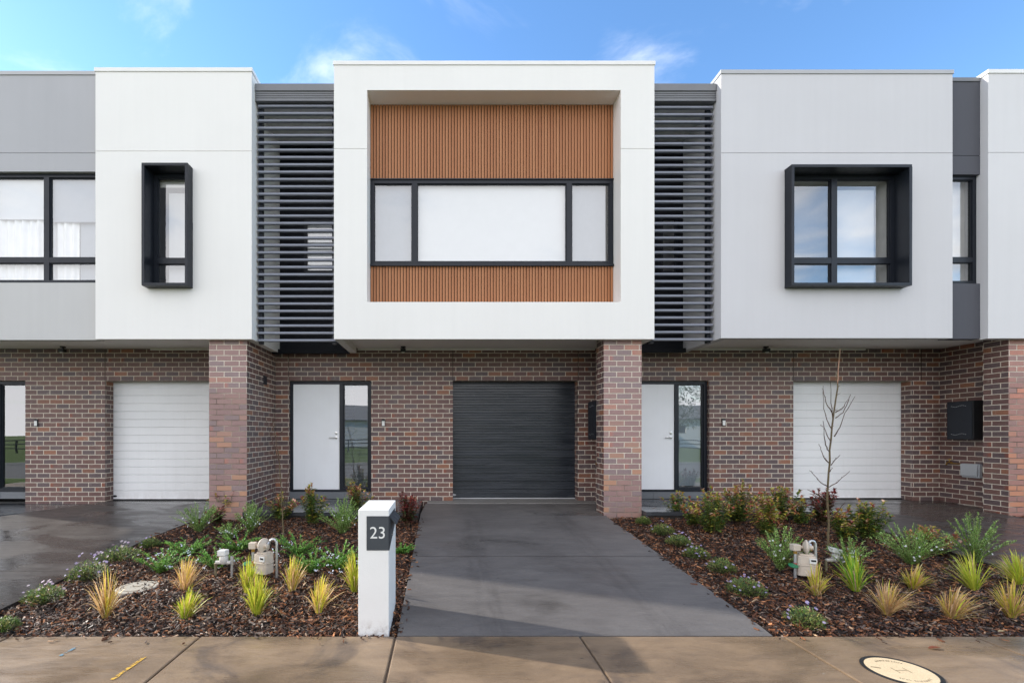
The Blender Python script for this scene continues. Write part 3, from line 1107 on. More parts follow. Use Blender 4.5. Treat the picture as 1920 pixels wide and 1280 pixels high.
def volume(house, name, x0, x1, z0, z1, y0, yb, holes, zj, mat, cap, left=True, right=True, right_z=None):
    b = MB()
    t = 0.12
    split_wall(b, x0, x1, z0, z1, y0, y0 + t, holes, zj)
    if left:
        b.box(x0, x0 + t, y0 + t, yb, z0, z1)
    if right:
        b.box(x1 - t, x1, y0 + t, yb, right_z or z0, z1)
    v = b.build(name, M[mat], house)
    runs = [(x0, x1, y0, y0 + t + 0.03)]
    if left:
        runs.append((x0, x0 + t + .03, y0 + t + .06, yb - .02))
    if right:
        runs.append((x1 - t - .03, x1, y0 + t + .06, yb - .02))
    capping(house, runs, z1, cap)
    MB().box(x0 + (t if left else 0), x1 - (t if right else 0), y0 + t, DW - 0.002, 3.18, 3.26).build('soffit', M['soffit'], house)
    MB().box(x0 + (t if left else 0), x1 - (t if right else 0), DW - .028, DW - .0005, 3.150, 3.1795).build('soffit_trim', M['white_trim'], house)
    front_roof(house, x0 + (t if left else 0), x1 - (t if right else 0), y0 + t)
    return v


def front_roof(house, x0, x1, y0):
    MB().box(x0, x1, y0, 8.70, 7.03, 7.10).build('roof', M['grey_metal'], house)


def louvre_screen(house, x0, x1, y, z_lo, z_hi, n, post_x, beam_x0, beam_x1):
    b = MB()
    bh, bd = 0.037, 0.055
    for i in range(n):
        zc = z_lo + (z_hi - z_lo) * i / (n - 1)
        c = 0.007
        prof = [(y + c, zc - bh / 2), (y + bd - c, zc - bh / 2), (y + bd, zc - bh / 2 + c), (y + bd, zc + bh / 2 - c), (y + bd - c, zc + bh / 2), (y + c, zc + bh / 2), (y, zc + bh / 2 - c), (y, zc - bh / 2 + c)]
        b.prism(prof, 'x', x0, x1)
    s = b.build('louvre_screen', M['louvre'], house)
    for px in post_x:
        MB().box(px - 0.03, px + 0.03, y + bd + 0.002, y + bd + 0.07, z_lo - 0.05, 6.86).build('post', M['charcoal'], s)
    # roof gutter and fascia over the recess
    e = MB().box(beam_x0, beam_x1, 7.45, 7.60, 7.045, 7.154)
    e.build('roof_capping', M['gutter'], house)
    f = MB()
    prof = [(7.455, 6.885), (7.455, 6.90)]
    for k in range(4):
        z0 = 6.905 + k * 0.034
        prof += [(7.462, z0), (7.462, z0 + 0.012), (7.470, z0 + 0.016), (7.470, z0 + 0.030)]
    prof += [(7.462, 7.0445), (7.60, 7.0445), (7.60, 6.885)]
    f.prism(prof, 'x', beam_x0 + .002, beam_x1 - .002)
    f.build('fascia', M['gutter'], house)
    MB().box(beam_x0, beam_x1, 7.602, 8.60, 6.89, 6.93).build('eave_lining', M['soffit'], house)
    return s


def window_hood(house, x0, x1, z0, z1, y0, y1, t=0.042):
    b = MB()
    b.box(x0, x1, y0, y1, z1 - t, z1).box(x0, x1, y0, y1, z0, z0 + t)
    b.box(x0, x0 + t, y0, y1, z0 + t, z1 - t).box(x1 - t, x1, y0, y1, z0 + t, z1 - t)
    return b.build('window_hood', M['charcoal'], house, bevel=0.003)


def shell(house, x0, x1):
    """the parts of the house behind the street front: roof, floors, back and party walls"""
    MB().box(x0, x1, 8.702, 16.0, 6.86, 7.02).build('roof', M['grey_metal'], house)
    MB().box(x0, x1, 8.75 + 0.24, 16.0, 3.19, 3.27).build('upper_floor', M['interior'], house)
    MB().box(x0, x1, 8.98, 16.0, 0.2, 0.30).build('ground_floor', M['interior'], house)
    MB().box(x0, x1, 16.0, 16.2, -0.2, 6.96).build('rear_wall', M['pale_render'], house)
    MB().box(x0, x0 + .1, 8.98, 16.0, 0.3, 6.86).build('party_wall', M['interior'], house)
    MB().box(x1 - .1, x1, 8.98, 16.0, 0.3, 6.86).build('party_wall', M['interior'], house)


# ---- centre house
hc = empty('townhouse', (0, DW, 0.35), 'white rendered townhouse in the middle of the row with timber battens and black garage door', 'townhouse', 'townhouses in one terrace')
xa, xg0, xg1 = -2.867, 0.189, 2.523
LINT = 2.59
b = MB()
wall_grid(b, -3.111, 2.83, 0.18, 3.176, DW, DW + 0.22, [(xa, xa + 1.536, 0.0, LINT), (xg0, xg1, 0.0, LINT)])
b.build('brick_wall', M['brick'], hc)
pier(hc, 2.56, 3.162, 2.83, 3.162)
joint(hc, xg0, LINT, 3.17)
joint(hc, xg1, LINT, 3.17)
joint(hc, xa, LINT, 3.17)
garage_door(hc, xg0 - .05, xg1 + .05, DW + 0.225, 0.362, LINT + .03, 'dark_garage', 'grey_metal', True)
door_unit(hc, xa, DW)
doorbell(hc, X(719, DW), Z(792, DW), DW)
sensor_light(hc, X(756, 8.5), 8.5)
meter_box(hc, 2.83, 8.0, 8.42, 1.50, 2.17)
power_box(hc, 2.83, 7.98, 8.2, Z(886, 8.1), Z(864, 8.1))
garden_tap(hc, 2.83, 8.40, Z(866, 8.4))
# white volume with the deep square reveal
x0, x1, zb, zt = -1.70, 3.311, 3.08, 7.414
ox0, ox1, oz0, oz1 = -1.182, 2.786, 3.66, 6.969
zj = Z(279, DF)
volume(hc, 'upper_wall', x0, x1, zb, zt, DF, 8.6, [(ox0, ox1, oz0, oz1)], zj, 'white_render', 'white_metal')
YB = 7.66
b = MB()
b.box(ox0 - .05, ox0, DF + .12, YB + .1, oz0 - .05, oz1 + .05).box(ox1, ox1 + .05, DF + .12, YB + .1, oz0 - .05, oz1 + .05)
b.box(ox0, ox1, DF + .12, YB + .1, oz0 - .05, oz0).box(ox0, ox1, DF + .12, YB + .1, oz1, oz1 + .05)
b.build('reveal', M['white_render'], hc)
wz0, wz1 = Z(497.5, YB), Z(337.5, YB)


def battens(z0, z1):
    b = MB()
    b.box(ox0, ox1, YB + 0.020, YB + 0.06, z0, z1, 1)
    n = 81
    p = (ox1 - ox0) / n
    for i in range(n):
        a = ox0 + i * p + 0.0056
        c = a + p - 0.0112
        b.prism([(a, YB + 0.020), (c, YB + 0.020), (c, YB + 0.003), (c - .002, YB), (a + .002, YB), (a, YB + 0.003)], 'z', z0 + 0.001, z1 - 0.001, 0)
    return b.build('timber_battens', [M['timber'], M['black_groove']], hc)


battens(wz1 + 0.002, oz1 - 0.001)
battens(oz0 + 0.001, wz0 - 0.002)
w = window(hc, ox0 + .004, ox1 - .004, wz0, wz1, YB - 0.012, [X(777.5, YB), X(1067, YB)], [], fw=0.062, dw=0.088)
xm0, xm1 = X(777.5, YB), X(1067, YB)
blind(w, xm0 + .03, xm1 - .03, wz0 + .02, wz1 - .02, YB + 0.08, 'blind', False)
blind(w, ox0 + .03, xm0 - .03, wz0 + .02, wz1 - .02, YB + 0.085, 'screen_blind', False)
blind(w, xm1 + .03, ox1 - .10, wz0 + .02, wz1 - .02, YB + 0.085, 'screen_blind', False)
MB().box(ox0 + .005, ox1 - .005, YB - .03, YB - .013, wz1 - .006, wz1 + .012).box(ox0 + .005, ox1 - .005, YB - .045, YB - .013, wz0 - .02, wz0 + .01).build('flashing', M['charcoal'], w)
# recess behind the left louvre screen
bx0 = -2.986
b = MB()
ww = (X(570, 8.6), X(628, 8.6), Z(511, 8.6), Z(411, 8.6))
wall_grid(b, bx0, x0, 3.135, 7.04, 8.60, 8.70, [ww])
b.build('recess_wall', M['black_cladding'], hc)
w2 = window(hc, *ww, 8.61, [], [], fw=0.04)
blind(w2, ww[0], ww[1], ww[2], ww[3], 8.70, 'blind', False)
louvre_screen(hc, -2.955, x0 - 0.004, 7.5, 3.095, 6.84, 33, [-2.93, x0 - .05], -2.978, x0 - .002)
MB().box(-3.10, x0, 8.50, 8.597, 3.06, 3.134).build('head_flashing', M['black_cladding'], hc)
shell(hc, -3.10, 3.18)

# ---- left house
hl = empty('townhouse', (-6.3, DW, 0.35), 'white and grey townhouse at the left end with a narrow black framed window', 'townhouse', 'townhouses in one terrace')
gx0, gx1 = -6.287, X(400, DW)
dx1 = X(47.5, DW)
b = MB()
wall_grid(b, -9.9, -3.111, 0.18, 3.176, DW, DW + 0.22, [(dx1 - 1.536, dx1, 0.0, LINT), (gx0, -3.9, 0.0, LINT)])
b.build('brick_wall', M['brick'], hl)
pier(hl, -3.713, -3.111, -3.43, -3.111, front='pier_brick')
joint(hl, gx0, LINT, 3.17)
garage_door(hl, gx0 - .05, -3.85, DW + 0.225, 0.338, LINT + .03, 'white_garage', 'black_plastic')
door_unit(hl, dx1 - 1.536, DW, screen='none')
doorbell(hl, X(69, DW), Z(792, DW), DW)
sensor_light(hl, X(118, 8.5), 8.5)
MB().box(-3.111, -3.103, 8.14, 8.30, Z(721, 8.2), Z(704, 8.2)).build('wall_plate', M['charcoal'], hl, bevel=0.003)
vx0, vx1 = X(179, DF), -2.986
zt = 7.31
hood = (-4.612, X(351.5, 7.186), Z(535, 7.186), Z(305, 7.186))
ho = (hood[0] + .04, hood[1] - .04, hood[2] + .04, hood[3] - .04)
volume(hl, 'upper_wall', vx0, vx1, 3.08, zt, DF, 8.6, [ho], Z(283.5, DF), 'white_render', 'white_metal', left=False)
window_hood(hl, *hood, 7.186, 7.52)
y_w = 7.43
w = window(hl, ho[0], ho[1], ho[2], ho[3], y_w, [], [Z(489, y_w)], fw=0.058, dw=0.09)
blind(w, X(317, 7.6), ho[1] + .1, ho[2] - .1, ho[3] - .22, 7.60)
MB().box(ho[0] - .1, ho[1] + .1, 7.53, 7.55, ho[3] - .16, ho[3] + .1).build('pelmet', M['white_trim'], w)
# grey bay at the left with the wide window
gy = DF + 0.075
bxl = -7.42
wx0, wx1, wz0, wz1 = -7.25, vx0, Z(533, gy + .08), Z(327, gy + .08)
b = MB()
b.box(bxl, wx0, gy, gy + .12, wz0, wz1)
split_wall(b, bxl, vx0, wz1, 7.315, gy, gy + .12, [], Z(287, gy))
b.box(bxl, bxl + .12, gy + .12, 8.6, 3.261, 7.315)
b.build('bay_wall', M['mid_grey_render'], hl)
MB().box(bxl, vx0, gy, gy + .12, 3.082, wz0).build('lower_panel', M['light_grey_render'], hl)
capping(hl, [(bxl, vx0 - 0.02, gy, gy + .15)], 7.315, 'grey_metal')
MB().box(-9.9, vx0, gy + .12, DW - .002, 3.18, 3.26).build('soffit', M['soffit'], hl)
yw = gy + .06
w = window(hl, wx0, wx1 + 0.03, wz0, wz1, yw, [X(87, yw)], [Z(487.5, yw)], fw=0.058, dw=0.085)
xm = X(87, yw)
blind(w, xm + .02, wx1 + .3, Z(410, yw), wz1 + .05, yw + .078, 'screen_blind')
blind(w, wx0 + .02, xm - .0, Z(405, yw), wz1 + .05, yw + .078, 'blind')
curtain(w, wx0 - .1, X(82, yw), wz0 - .1, wz1, yw + .115)
curtain(w, X(88, yw), X(138, yw), wz0 - .1, wz1, yw + .115)
MB().box(X(138, yw) , wx1 + .3, yw + .14, yw + .15, wz0 - .1, wz1).build('curtain', M['screen_blind'], w)
front_roof(hl, bxl + .12, vx0, gy + .12)
MB().box(-9.9, bxl, 8.6, 8.70, 3.19, 7.25).build('side_bay_wall', M['mid_grey_render'], hl)
MB().box(-9.98, -9.9, 8.6, 16, 0.2, 6.96).build('end_wall', M['pale_render'], hl)
shell(hl, -9.9, -3.102)

# ---- right house
hr = empty('townhouse', (6.3, DW, 0.35), 'grey townhouse at the right with a big black framed square window and white garage door', 'townhouse', 'townhouses in one terrace')
dxr = 3.43
gx0, gx1 = X(1487.5, DW), X(1711, DW)
b = MB()
wall_grid(b, 3.162, 9.26, 0.18, 3.176, DW, DW + 0.22, [(dxr, dxr + 1.536, 0.0, LINT), (gx0, gx1, 0.0, LINT)])
b.build('brick_wall', M['brick'], hr)
pier(hr, X(1891, DPI), 9.62, 9.26, 9.62, front='pier_brick_warm')
joint(hr, gx0, LINT, 3.17)
joint(hr, gx1 + 0.16, LINT, 3.17)
garage_door(hr, gx0 - .05, gx1 + .05, DW + 0.225, 0.36, LINT + .03, 'white_garage', 'black_plastic')
door_unit(hr, dxr, DW, screen='roller')
doorbell(hr, X(1356, DW), Z(791, DW), DW)
sensor_light(hr, X(1436, 8.5), 8.5)
meter_box(hr, 9.26, 8.0, 8.42, 1.50, 2.17)
power_box(hr, 9.26, 8.05, 8.33, Z(895, 8.2), Z(869, 8.2))
garden_tap(hr, 9.26, 8.50, Z(866, 8.5))
vx0, vx1, zt = 4.355, 7.974, 7.275
hood = (5.345, 7.19, Z(535, 7.186), Z(308, 7.186))
ho = (hood[0] + .04, hood[1] - .04, hood[2] + .04, hood[3] - .04)
volume(hr, 'upper_wall', vx0, vx1, 3.095, zt, DF, 8.6, [ho], Z(287, DF), 'grey_render', 'grey_metal', right_z=3.261)
window_hood(hr, *hood, 7.186, 7.52)
w = window(hr, ho[0], ho[1], ho[2], ho[3], y_w, [X(1564.5, y_w)], [Z(488.5, y_w)], fw=0.058, dw=0.09)
MB().box(ho[0] - .05, X(1566, 7.7), 7.69, 7.695, ho[2] - .2, ho[3] - .10).build('blind', M['dim_backing'], w)  # no real blind: dark backing standing in for the dim room
MB().box(X(1564, 7.57), X(1638, 7.57), 7.57, 7.575, ho[2] + .02, ho[3] - .16).build('blind', M['blind'], w)
MB().box(ho[1] - .02, ho[1] + .07, 7.505, 7.75, ho[2] - .1, ho[3] + .1).box(ho[0] - .07, ho[0] + .02, 7.505, 7.75, ho[2] - .1, ho[3] + .1).box(ho[0] + .02, ho[1] - .02, 7.505, 7.75, ho[3] - .02, ho[3] + .05).build('reveal', M['white_trim'], w)
MB().box(ho[0] - .1, ho[1] + .1, 7.76, 7.78, ho[2] - .2, ho[3] + .1).build('inner_wall', M['blind'], w)
# recess behind the right louvre screen
b = MB()
ww = (X(1240, 8.5), X(1272, 8.5), Z(512, 8.5), Z(405, 8.5))
wall_grid(b, 3.311, vx0, 3.135, 7.04, 8.50, 8.60, [ww])
b.build('recess_wall', M['black_cladding'], hr)
window(hr, *ww, 8.52, [], [], fw=0.04)
louvre_screen(hr, 3.316, vx0 - 0.035, 7.5, 3.11, 6.82, 33, [vx0 - .07, 3.37], 3.314, vx0 - .006)
MB().box(3.19, vx0, 8.40, 8.497, 3.06, 3.134).build('head_flashing', M['black_cladding'], hr)
# dark strip with its own slim window, then the next light bay over the last pier
sy = 7.44
sx0, sx1 = vx1, 8.52
wz0, wz1 = Z(534, sy + .06), Z(331, sy + .06)
b = MB()
split_wall(b, sx0, sx1, wz1, 7.23, sy, sy + .12, [], Z(292, sy))
b.build('wall_panel', M['dark_render'], hr)
MB().box(sx0, sx1, sy, sy + .12, 3.105, wz0).build('wall_panel', M['dark_render'], hr)
capping(hr, [(sx0 + .02, sx1 - .02, sy, sy + .15)], 7.23, 'gutter')
MB().box(sx0 - .12, sx1 + .12, sy + .12, DW - .002, 3.18, 3.26).build('soffit', M['soffit'], hr)
w = window(hr, sx0 - .04, sx1 - .004, wz0, wz1, sy + .05, [], [Z(487, sy + .05)], fw=0.055, dw=0.08)
MB().box(sx1 - .22, sx1 + .1, sy + .22, sy + .23, wz0 - .1, wz1 + .1).build('reveal', M['white_trim'], w)
MB().box(sx0 - .04, sx1 - .25, sy + .30, sy + .31, wz0 - .1, wz1 + .1).build('blind', M['dim_backing'], w)  # dark backing in place of a dim interior, not a real blind
b = MB()
split_wall(b, sx1, 11.4, 3.09, 7.275, DF - .01, DF + .12, [], Z(287, DF))
b.box(sx1, sx1 + .12, DF + .12, 8.6, 3.261, 7.275)
b.build('bay_wall', M['pale_render'], hr)
capping(hr, [(sx1, 11.4, DF - .01, DF + .15), (sx1, sx1 + .15, DF + .18, 8.58)], 7.275, 'white_metal')
MB().box(sx1 + .12, 11.4, DF + .12, DW - .002, 3.18, 3.26).build('soffit', M['soffit'], hr)
MB().box(9.62, 11.4, DW, DW + .2, 0.1, 3.176).build('brick_wall', M['brick'], hr)
MB().box(11.3, 11.4, DF + .13, 8.98, 3.27, 6.9).build('side_wall', M['pale_render'], hr)
front_roof(hr, sx0, sx1, sy + .12)
front_roof(hr, sx1 + .12, 11.4, DF + .12)
shell(hr, 3.182, 11.4)


# ------------------------------------------------------------------ letterbox, meters, covers
fx0, fx1, fy0, fy1, ft = -0.677, -0.4315, 3.76, 4.305, 0.992
lb = empty('letterbox', ((fx0 + fx1) / 2, (fy0 + fy1) / 2, 0), 'white rendered letterbox pillar with a dark number 23 plate beside the driveway', 'letterbox')
MB().box(fx0, fx1, fy0, fy1, -0.05, ft).build('pillar', M['letterbox'], lb, bevel=0.004)
pz0, pz1 = Z(1031, fy0), Z(967, fy0)
px0 = X(687.5, fy0)
b = MB()
b.box(px0, fx1 + .004, fy0 - .005, fy0 - .0005, pz0, pz1)
pl = b.build('number_plate', M['plate'], lb)
side = [(fy0 - .005, pz0), (fy1 - .10, pz0 + .13), (fy1 - .10, pz1 - .005), (fy0 - .005, pz1)]
sp = MB().prism(side, 'x', fx1 + .0005, fx1 + .005).build('side_plate', M['plate'], lb)
MB().prism([(fx1 + .0055, pz1 - .03), (fx1 + .05, pz1 - .085), (fx1 + .055, pz1 - .078), (fx1 + .0055, pz1 - .02)], 'y', fy0 + .07, fy1 - .13).build('slot_flap', M['plate'], sp)
MB().box(fx1 + .0055, fx1 + .007, fy0 + .08, fy1 - .14, pz1 - .12, pz1 - .085).build('slot', M['black_plastic'], sp)
MB().lathe((fx1 + .005, fy0 + .20, Z(1004, 3.9)), (1, 0, 0), [(0.012, 0), (0.012, .006), (.006, .008)], 12).build('lock', M['steel'], sp)


def text_mesh(name, body, size, mat, parent, mw, extrude=0.0015, bold=0.0):
    cu = bpy.data.curves.new(name, 'FONT')
    cu.body = body
    cu.size = size
    cu.extrude = extrude
    cu.offset = bold
    cu.align_x = 'CENTER'
    cu.align_y = 'CENTER'
    tmp = bpy.data.objects.new(name + '_tmp', cu)
    COL.objects.link(tmp)
    bpy.context.view_layer.update()
    me = bpy.data.meshes.new_from_object(tmp.evaluated_get(bpy.context.evaluated_depsgraph_get()))
    bpy.data.objects.remove(tmp)
    me.transform(mw)
    me.materials.clear()
    me.materials.append(mat)
    o = bpy.data.objects.new(name, me)
    COL.objects.link(o)
    pl = Vector((0, 0, 0))
    q = parent
    while q is not None:
        pl += Vector(q.location)
        q = q.parent
    o.parent = parent
    o.location = -pl
    return o


tx, tz = X(708.5, fy0), Z(999, fy0)
text_mesh('number', '23', 0.133, M['white_plastic'], pl, Matrix.Translation((tx, fy0 - .0068, tz)) @ Matrix.Rotation(R(90), 4, 'X'))


def rounded(x, y, w, d, r, n=5):
    out = []
    for cx, cy, a0 in ((x + w / 2 - r, y - d / 2 + r, -90), (x + w / 2 - r, y + d / 2 - r, 0), (x - w / 2 + r, y + d / 2 - r, 90), (x - w / 2 + r, y - d / 2 + r, 180)):
        for k in range(n + 1):
            a = R(a0 + 90 * k / n)
            out.append((cx + r * math.cos(a), cy + r * math.sin(a)))
    return out


def gas_meter(u, vb, flip, label):
    """domestic gas meter: two-part cast body, round regulator, swan-neck vent and riser; flip mirrors it"""
    base = ground_at(u, vb)
    e = empty('gas_meter', base, label, 'gas meter', 'gas meters in the garden beds')
    s = -1 if flip else 1
    x, y, z = base
    ry = R(-24) * s
    ca, sa = math.cos(ry), math.sin(ry)

    def rot(pts):
        return [(x + (p[0] - x) * ca - (p[1] - y) * sa, y + (p[0] - x) * sa + (p[1] - y) * ca) for p in pts]
    z0 = z + .05
    body = MB()
    body.prism(rot(rounded(x, y, .20, .17, .04)), 'z', z0, z0 + .125)
    body.prism(rot(rounded(x, y, .215, .185, .045)), 'z', z0 + .1255, z0 + .145)
    body.prism(rot(rounded(x, y, .20, .17, .04)), 'z', z0 + .1455, z0 + .245)
    body.prism(rot(rounded(x, y, .16, .12, .03)), 'z', z0 + .2455, z0 + .268)
    bd = body.build('meter_body', M['beige_cast'], e, bevel=.004)
    ix, iy = (x + .055 * s), y - .087
    pan = rot([(ix - .035, iy - .012), (ix + .04, iy - .012), (ix + .04, iy + .0), (ix - .035, iy + .0)])
    MB().prism(pan, 'z', z0 + .165, z0 + .225).build('dial_window', M['white_plastic'], bd)
    pan2 = rot([(ix - .02, iy - .0145), (ix + .03, iy - .0145), (ix + .03, iy - .0125), (ix - .02, iy - .0125)])
    MB().prism(pan2, 'z', z0 + .190, z0 + .212).build('dial', M['black_plastic'], bd)
    rc = Vector((x + .0 * s, y - .01, z0 + .345))
    rg = MB().lathe(rc, (s * 0.85, -0.5, 0), [(.03, -.035), (.05, -.03), (.084, -.008), (.092, -.006), (.092, .008), (.082, .012), (.055, .028), (.026, .034), (.026, .07), (.018, .075)], 26)
    for k in range(8):
        a = 2 * math.pi * k / 8
        n_ = Vector((s * .85, -.5, 0)).normalized()
        t1 = Vector((-n_.y, n_.x, 0))
        c = rc + (t1 * math.cos(a) + Vector((0, 0, 1)) * math.sin(a)) * .080 + n_ * .009
        rg.lathe(c, n_, [(.007, 0), (.007, .008)], 6)
    reg = rg.build('regulator', M['beige_cast'], e, smooth=True)
    MB().tube([(x, y - .01, z0 + .265), (x, y - .01, z0 + .30)], .028, 10).build('meter_union', M['black_plastic'], e)
    # cube-like valve on the supply side and its taped riser
    vx = x - .135 * s
    MB().box(vx - .045, vx + .045, y - .05, y + .03, z0 + .305, z0 + .385).build('valve', M['beige_cast'], e, bevel=.008)
    MB().tube([(vx + .04 * s, y - .01, z0 + .345), (x - .04 * s, y - .01, z0 + .345)], .018, 10).build('connector', M['beige_cast'], e)
    r = MB().tube([(vx, y - .01, z - .05), (vx, y - .01, z0 + .305)], .017, 10).build('riser', M['galvanised'], e, smooth=True)
    MB().tube([(vx, y - .01, z0 + .09), (vx, y - .01, z0 + .15)], .0185, 10).build('tape', M['red_tape'], r)
    MB().tube([(vx, y - .01, z0 + .265), (vx, y - .01, z0 + .30)], .022, 8).build('nut', M['brass'], r)
    # swan neck vent
    hx = x + .125 * s
    pts = [(x + .05 * s, y - .03, z0 + .345), (x + .06 * s, y + .0, z0 + .375)]
    for k in range(9):
        a = math.pi * (1 - k / 8)
        pts.append((x + .105 * s + .045 * s * math.cos(a), y + .03, z0 + .365 + .05 * math.sin(a)))
    pts += [(x + .15 * s, y + .03, z0 + .30), (x + .15 * s, y + .03, z - .03)]
    MB().tube(pts, .0165, 10).build('outlet_pipe', M['galvanised'], e, smooth=True)
    # green locking tags
    MB().lathe((vx - .055 * s, y - .05, z0 + .12), (0, -.3, 1), [(.03, 0), (.055, .004), (.055, .012), (.03, .016)], 14).build('green_tag', M['green_plastic'], e)
    e.scale = (.84, .84, .84)
    return e


gas_meter(495, 1080, False, 'beige gas meter with a round regulator among the plants left of the letterbox')
gas_meter(1510, 1084, False, 'beige gas meter half hidden by shrubs in the bed right of the driveway')

# water meter in the left bed
wp = ground_at(410, 1083)
e = empty('water_meter', wp, 'small water meter with a white lid on weathered brass pipes in the mulch', 'water meter')
x, y, z = wp
b = MB().prism([(x + .005, y - .05), (x + .085, y - .04), (x + .10, y + .03), (x + .01, y + .03)], 'z', z + .24, z + .30)
b.build('lid', M['white_plastic'], e, bevel=.008)
b = MB().lathe((x + .055, y, z + .15), (0, 0, 1), [(.03, 0), (.045, .02), (.045, .07), (.035, .088)], 14)
b.tube([(x - .03, y, z + .165), (x + .13, y, z + .165)], .02, 10)
b.build('meter_body', M['pale_cast'], e, smooth=True)
MB().tube([(x - .03, y, z - .05), (x - .03, y, z + .09), (x - .03, y, z + .15), (x - .01, y, z + .165)], [.013, .013, .02, .018], 10).build('inlet_pipe', M['old_brass'], e, smooth=True)
b = MB().tube([(x + .13, y, z + .165), (x + .14, y, z + .15), (x + .14, y, z - .05)], .013, 10)
b.tube([(x + .14, y, z + .14), (x + .14, y, z + .23)], .016, 8)
b.build('outlet_pipe', M['galvanised'], e, smooth=True)
# second lid on the right
wp = ground_at(1566, 1068)
e = empty('water_meter', wp, 'white lidded water meter tilted among shrubs beside the bare tree', 'water meter')
x, y, z = wp
MB().prism([(x - .055, z + .20), (x + .065, z + .175), (x + .07, z + .225), (x - .05, z + .255)], 'y', y - .04, y + .05).build('lid', M['white_plastic'], e, bevel=.008)
b = MB().lathe((x + .005, y, z + .10), (0, 0, 1), [(.03, 0), (.042, .02), (.042, .07), (.03, .09)], 14)
b.tube([(x - .10, y, z + .11), (x + .11, y, z + .11)], .018, 10)
b.build('meter_body', M['pale_cast'], e, smooth=True)
MB().tube([(x - .10, y, z - .04), (x - .10, y, z + .11)], .013, 8).build('inlet_pipe', M['old_brass'], e)
MB().tube([(x + .11, y, z - .04), (x + .11, y, z + .11)], .013, 8).build('outlet_pipe', M['galvanised'], e)

# concrete pit cover in the left bed
pc = ground_at(258, 1106)
e = empty('pit_cover', pc, 'round concrete pit cover set in the mulch of the left garden bed', 'pit cover')
x, y, z = pc
rr = 0.185
MB().lathe((x, y, z - .06), (0, 0, 1), [(rr, 0), (rr, .092), (rr - .01, .098)], 40).build('rim', M['pit_concrete'], e)
ti = Matrix.Translation((x, y, z))
b = MB()
n = 44
for k in range(n):
    if k % 11 == 5:
        continue
    a0, a1 = 2 * math.pi * k / n, 2 * math.pi * (k + 1) / n
    ri, ro = rr * .74, rr * .79
    b.face([(x + ri * math.cos(a0), y + ri * math.sin(a0), z + .0395), (x + ro * math.cos(a0), y + ro * math.sin(a0), z + .0395), (x + ro * math.cos(a1), y + ro * math.sin(a1), z + .0395), (x + ri * math.cos(a1), y + ri * math.sin(a1), z + .0395)])
b.build('ring_groove', M['engraved'], e)
b = MB()
b.box(x - .045, x + .03, y - .012, y + .006, z + .0385, z + .0395)
b.build('lifting_slot', M['engraved'], e)
MB().box(x - .07, x - .055, y + .02, y + .035, z + .0385, z + .0395).build('lifting_slot', M['engraved'], e)
MB().box(x - .01, x + .05, y + .04, y + .05, z + .0385, z + .0395).build('lifting_slot', M['engraved'], e)

# access cover in the footpath
mx, my = 3.090, 3.167
e = empty('access_cover', (mx, my, 0), 'round access cover with pale concrete fill and black rim in the footpath', 'access cover')
ra = 0.209
MB().lathe((mx, my, -0.03), (0, 0, 1), [(ra, 0), (ra, .036), (ra - .022, .036), (ra - .022, .030)], 56).build('rim', M['black_plastic'], e)
MB().lathe((mx, my, -0.02), (0, 0, 1), [(ra - .024, 0), (ra - .024, .0255), (ra - .027, .0265)], 56).build('fill', M['cover_fill'], e)
b = MB()
zt = 0.0075


def stroke(p, q, w):
    p, q = Vector((*p, 0)), Vector((*q, 0))
    n_ = (q - p).normalized().cross(Vector((0, 0, 1))) * w / 2
    b.face([(mx + a.x, my + a.y, zt) for a in (p - n_, p + n_, q + n_, q - n_)])


stroke((-.155, .05), (-.105, .03), .010)
stroke((-.035, .035), (-.035, -.035), .005)
stroke((.045, .035), (.045, -.035), .005)
stroke((-.03, .0), (.04, .0), .004)
rngm = random.Random(4)
for arc0, arc1, rr_, n in ((115, 45, .135, 15), (-135, -55, .142, 13)):
    for k in range(n):
        a = R(arc0 + (arc1 - arc0) * k / (n - 1))
        c, s_ = math.cos(a), math.sin(a)
        tx_, ty_ = -s_, c
        px, py = rr_ * c, rr_ * s_
        for _ in range(2):
            o1, o2 = rngm.uniform(-.007, .007), rngm.uniform(-.007, .007)
            stroke((px - c * .008 + tx_ * o1, py - s_ * .008 + ty_ * o1), (px + c * .008 + tx_ * o2, py + s_ * .008 + ty_ * o2), .0028)
b.build('engraving', M['engraved'], e)


# painted survey marks on the footpath
def paint_mark(u0, v0, u1, v1, w, col, label):
    t = NT('paint_' + label.split()[0])
    f = t.noise(t.geo(), 26, 5, 0.75)
    tr = t.node('ShaderNodeBsdfTransparent')
    mx_ = t.node('ShaderNodeMixShader', {0: t.range(f, 0.42, 0.56)})
    t.set(Base_Color=col, Roughness=0.7)
    t.l.new(tr.outputs[0], mx_.inputs[1])
    t.l.new(t.bsdf.outputs[0], mx_.inputs[2])
    t.l.new(mx_.outputs[0], t.out.inputs[0])
    a = Vector((X(u0, FPX * EYE / (v0 - PV)), FPX * EYE / (v0 - PV), .004))
    c = Vector((X(u1, FPX * EYE / (v1 - PV)), FPX * EYE / (v1 - PV), .004))
    n_ = (c - a).normalized().cross(Vector((0, 0, 1))) * w / 2
    b = MB()
    k = 8
    rr = random.Random(3)
    pts = [(a.lerp(c, i / k), n_ * rr.uniform(.7, 1.2)) for i in range(k + 1)]
    for (p, m_), (q, o_) in zip(pts[:-1], pts[1:]):
        b.face([p - m_, p + m_, q + o_, q - o_])
    o = b.build('paint_mark', t.mat, origin=a)
    return tag(o, label, 'paint mark')


paint_mark(272, 1231, 210, 1274, .03, (0.62, 0.36, 0.03), 'yellow sprayed dash on the footpath')
paint_mark(148, 1210, 112, 1230, .025, (0.10, 0.22, 0.30), 'faded blue sprayed dash on the footpath edge')


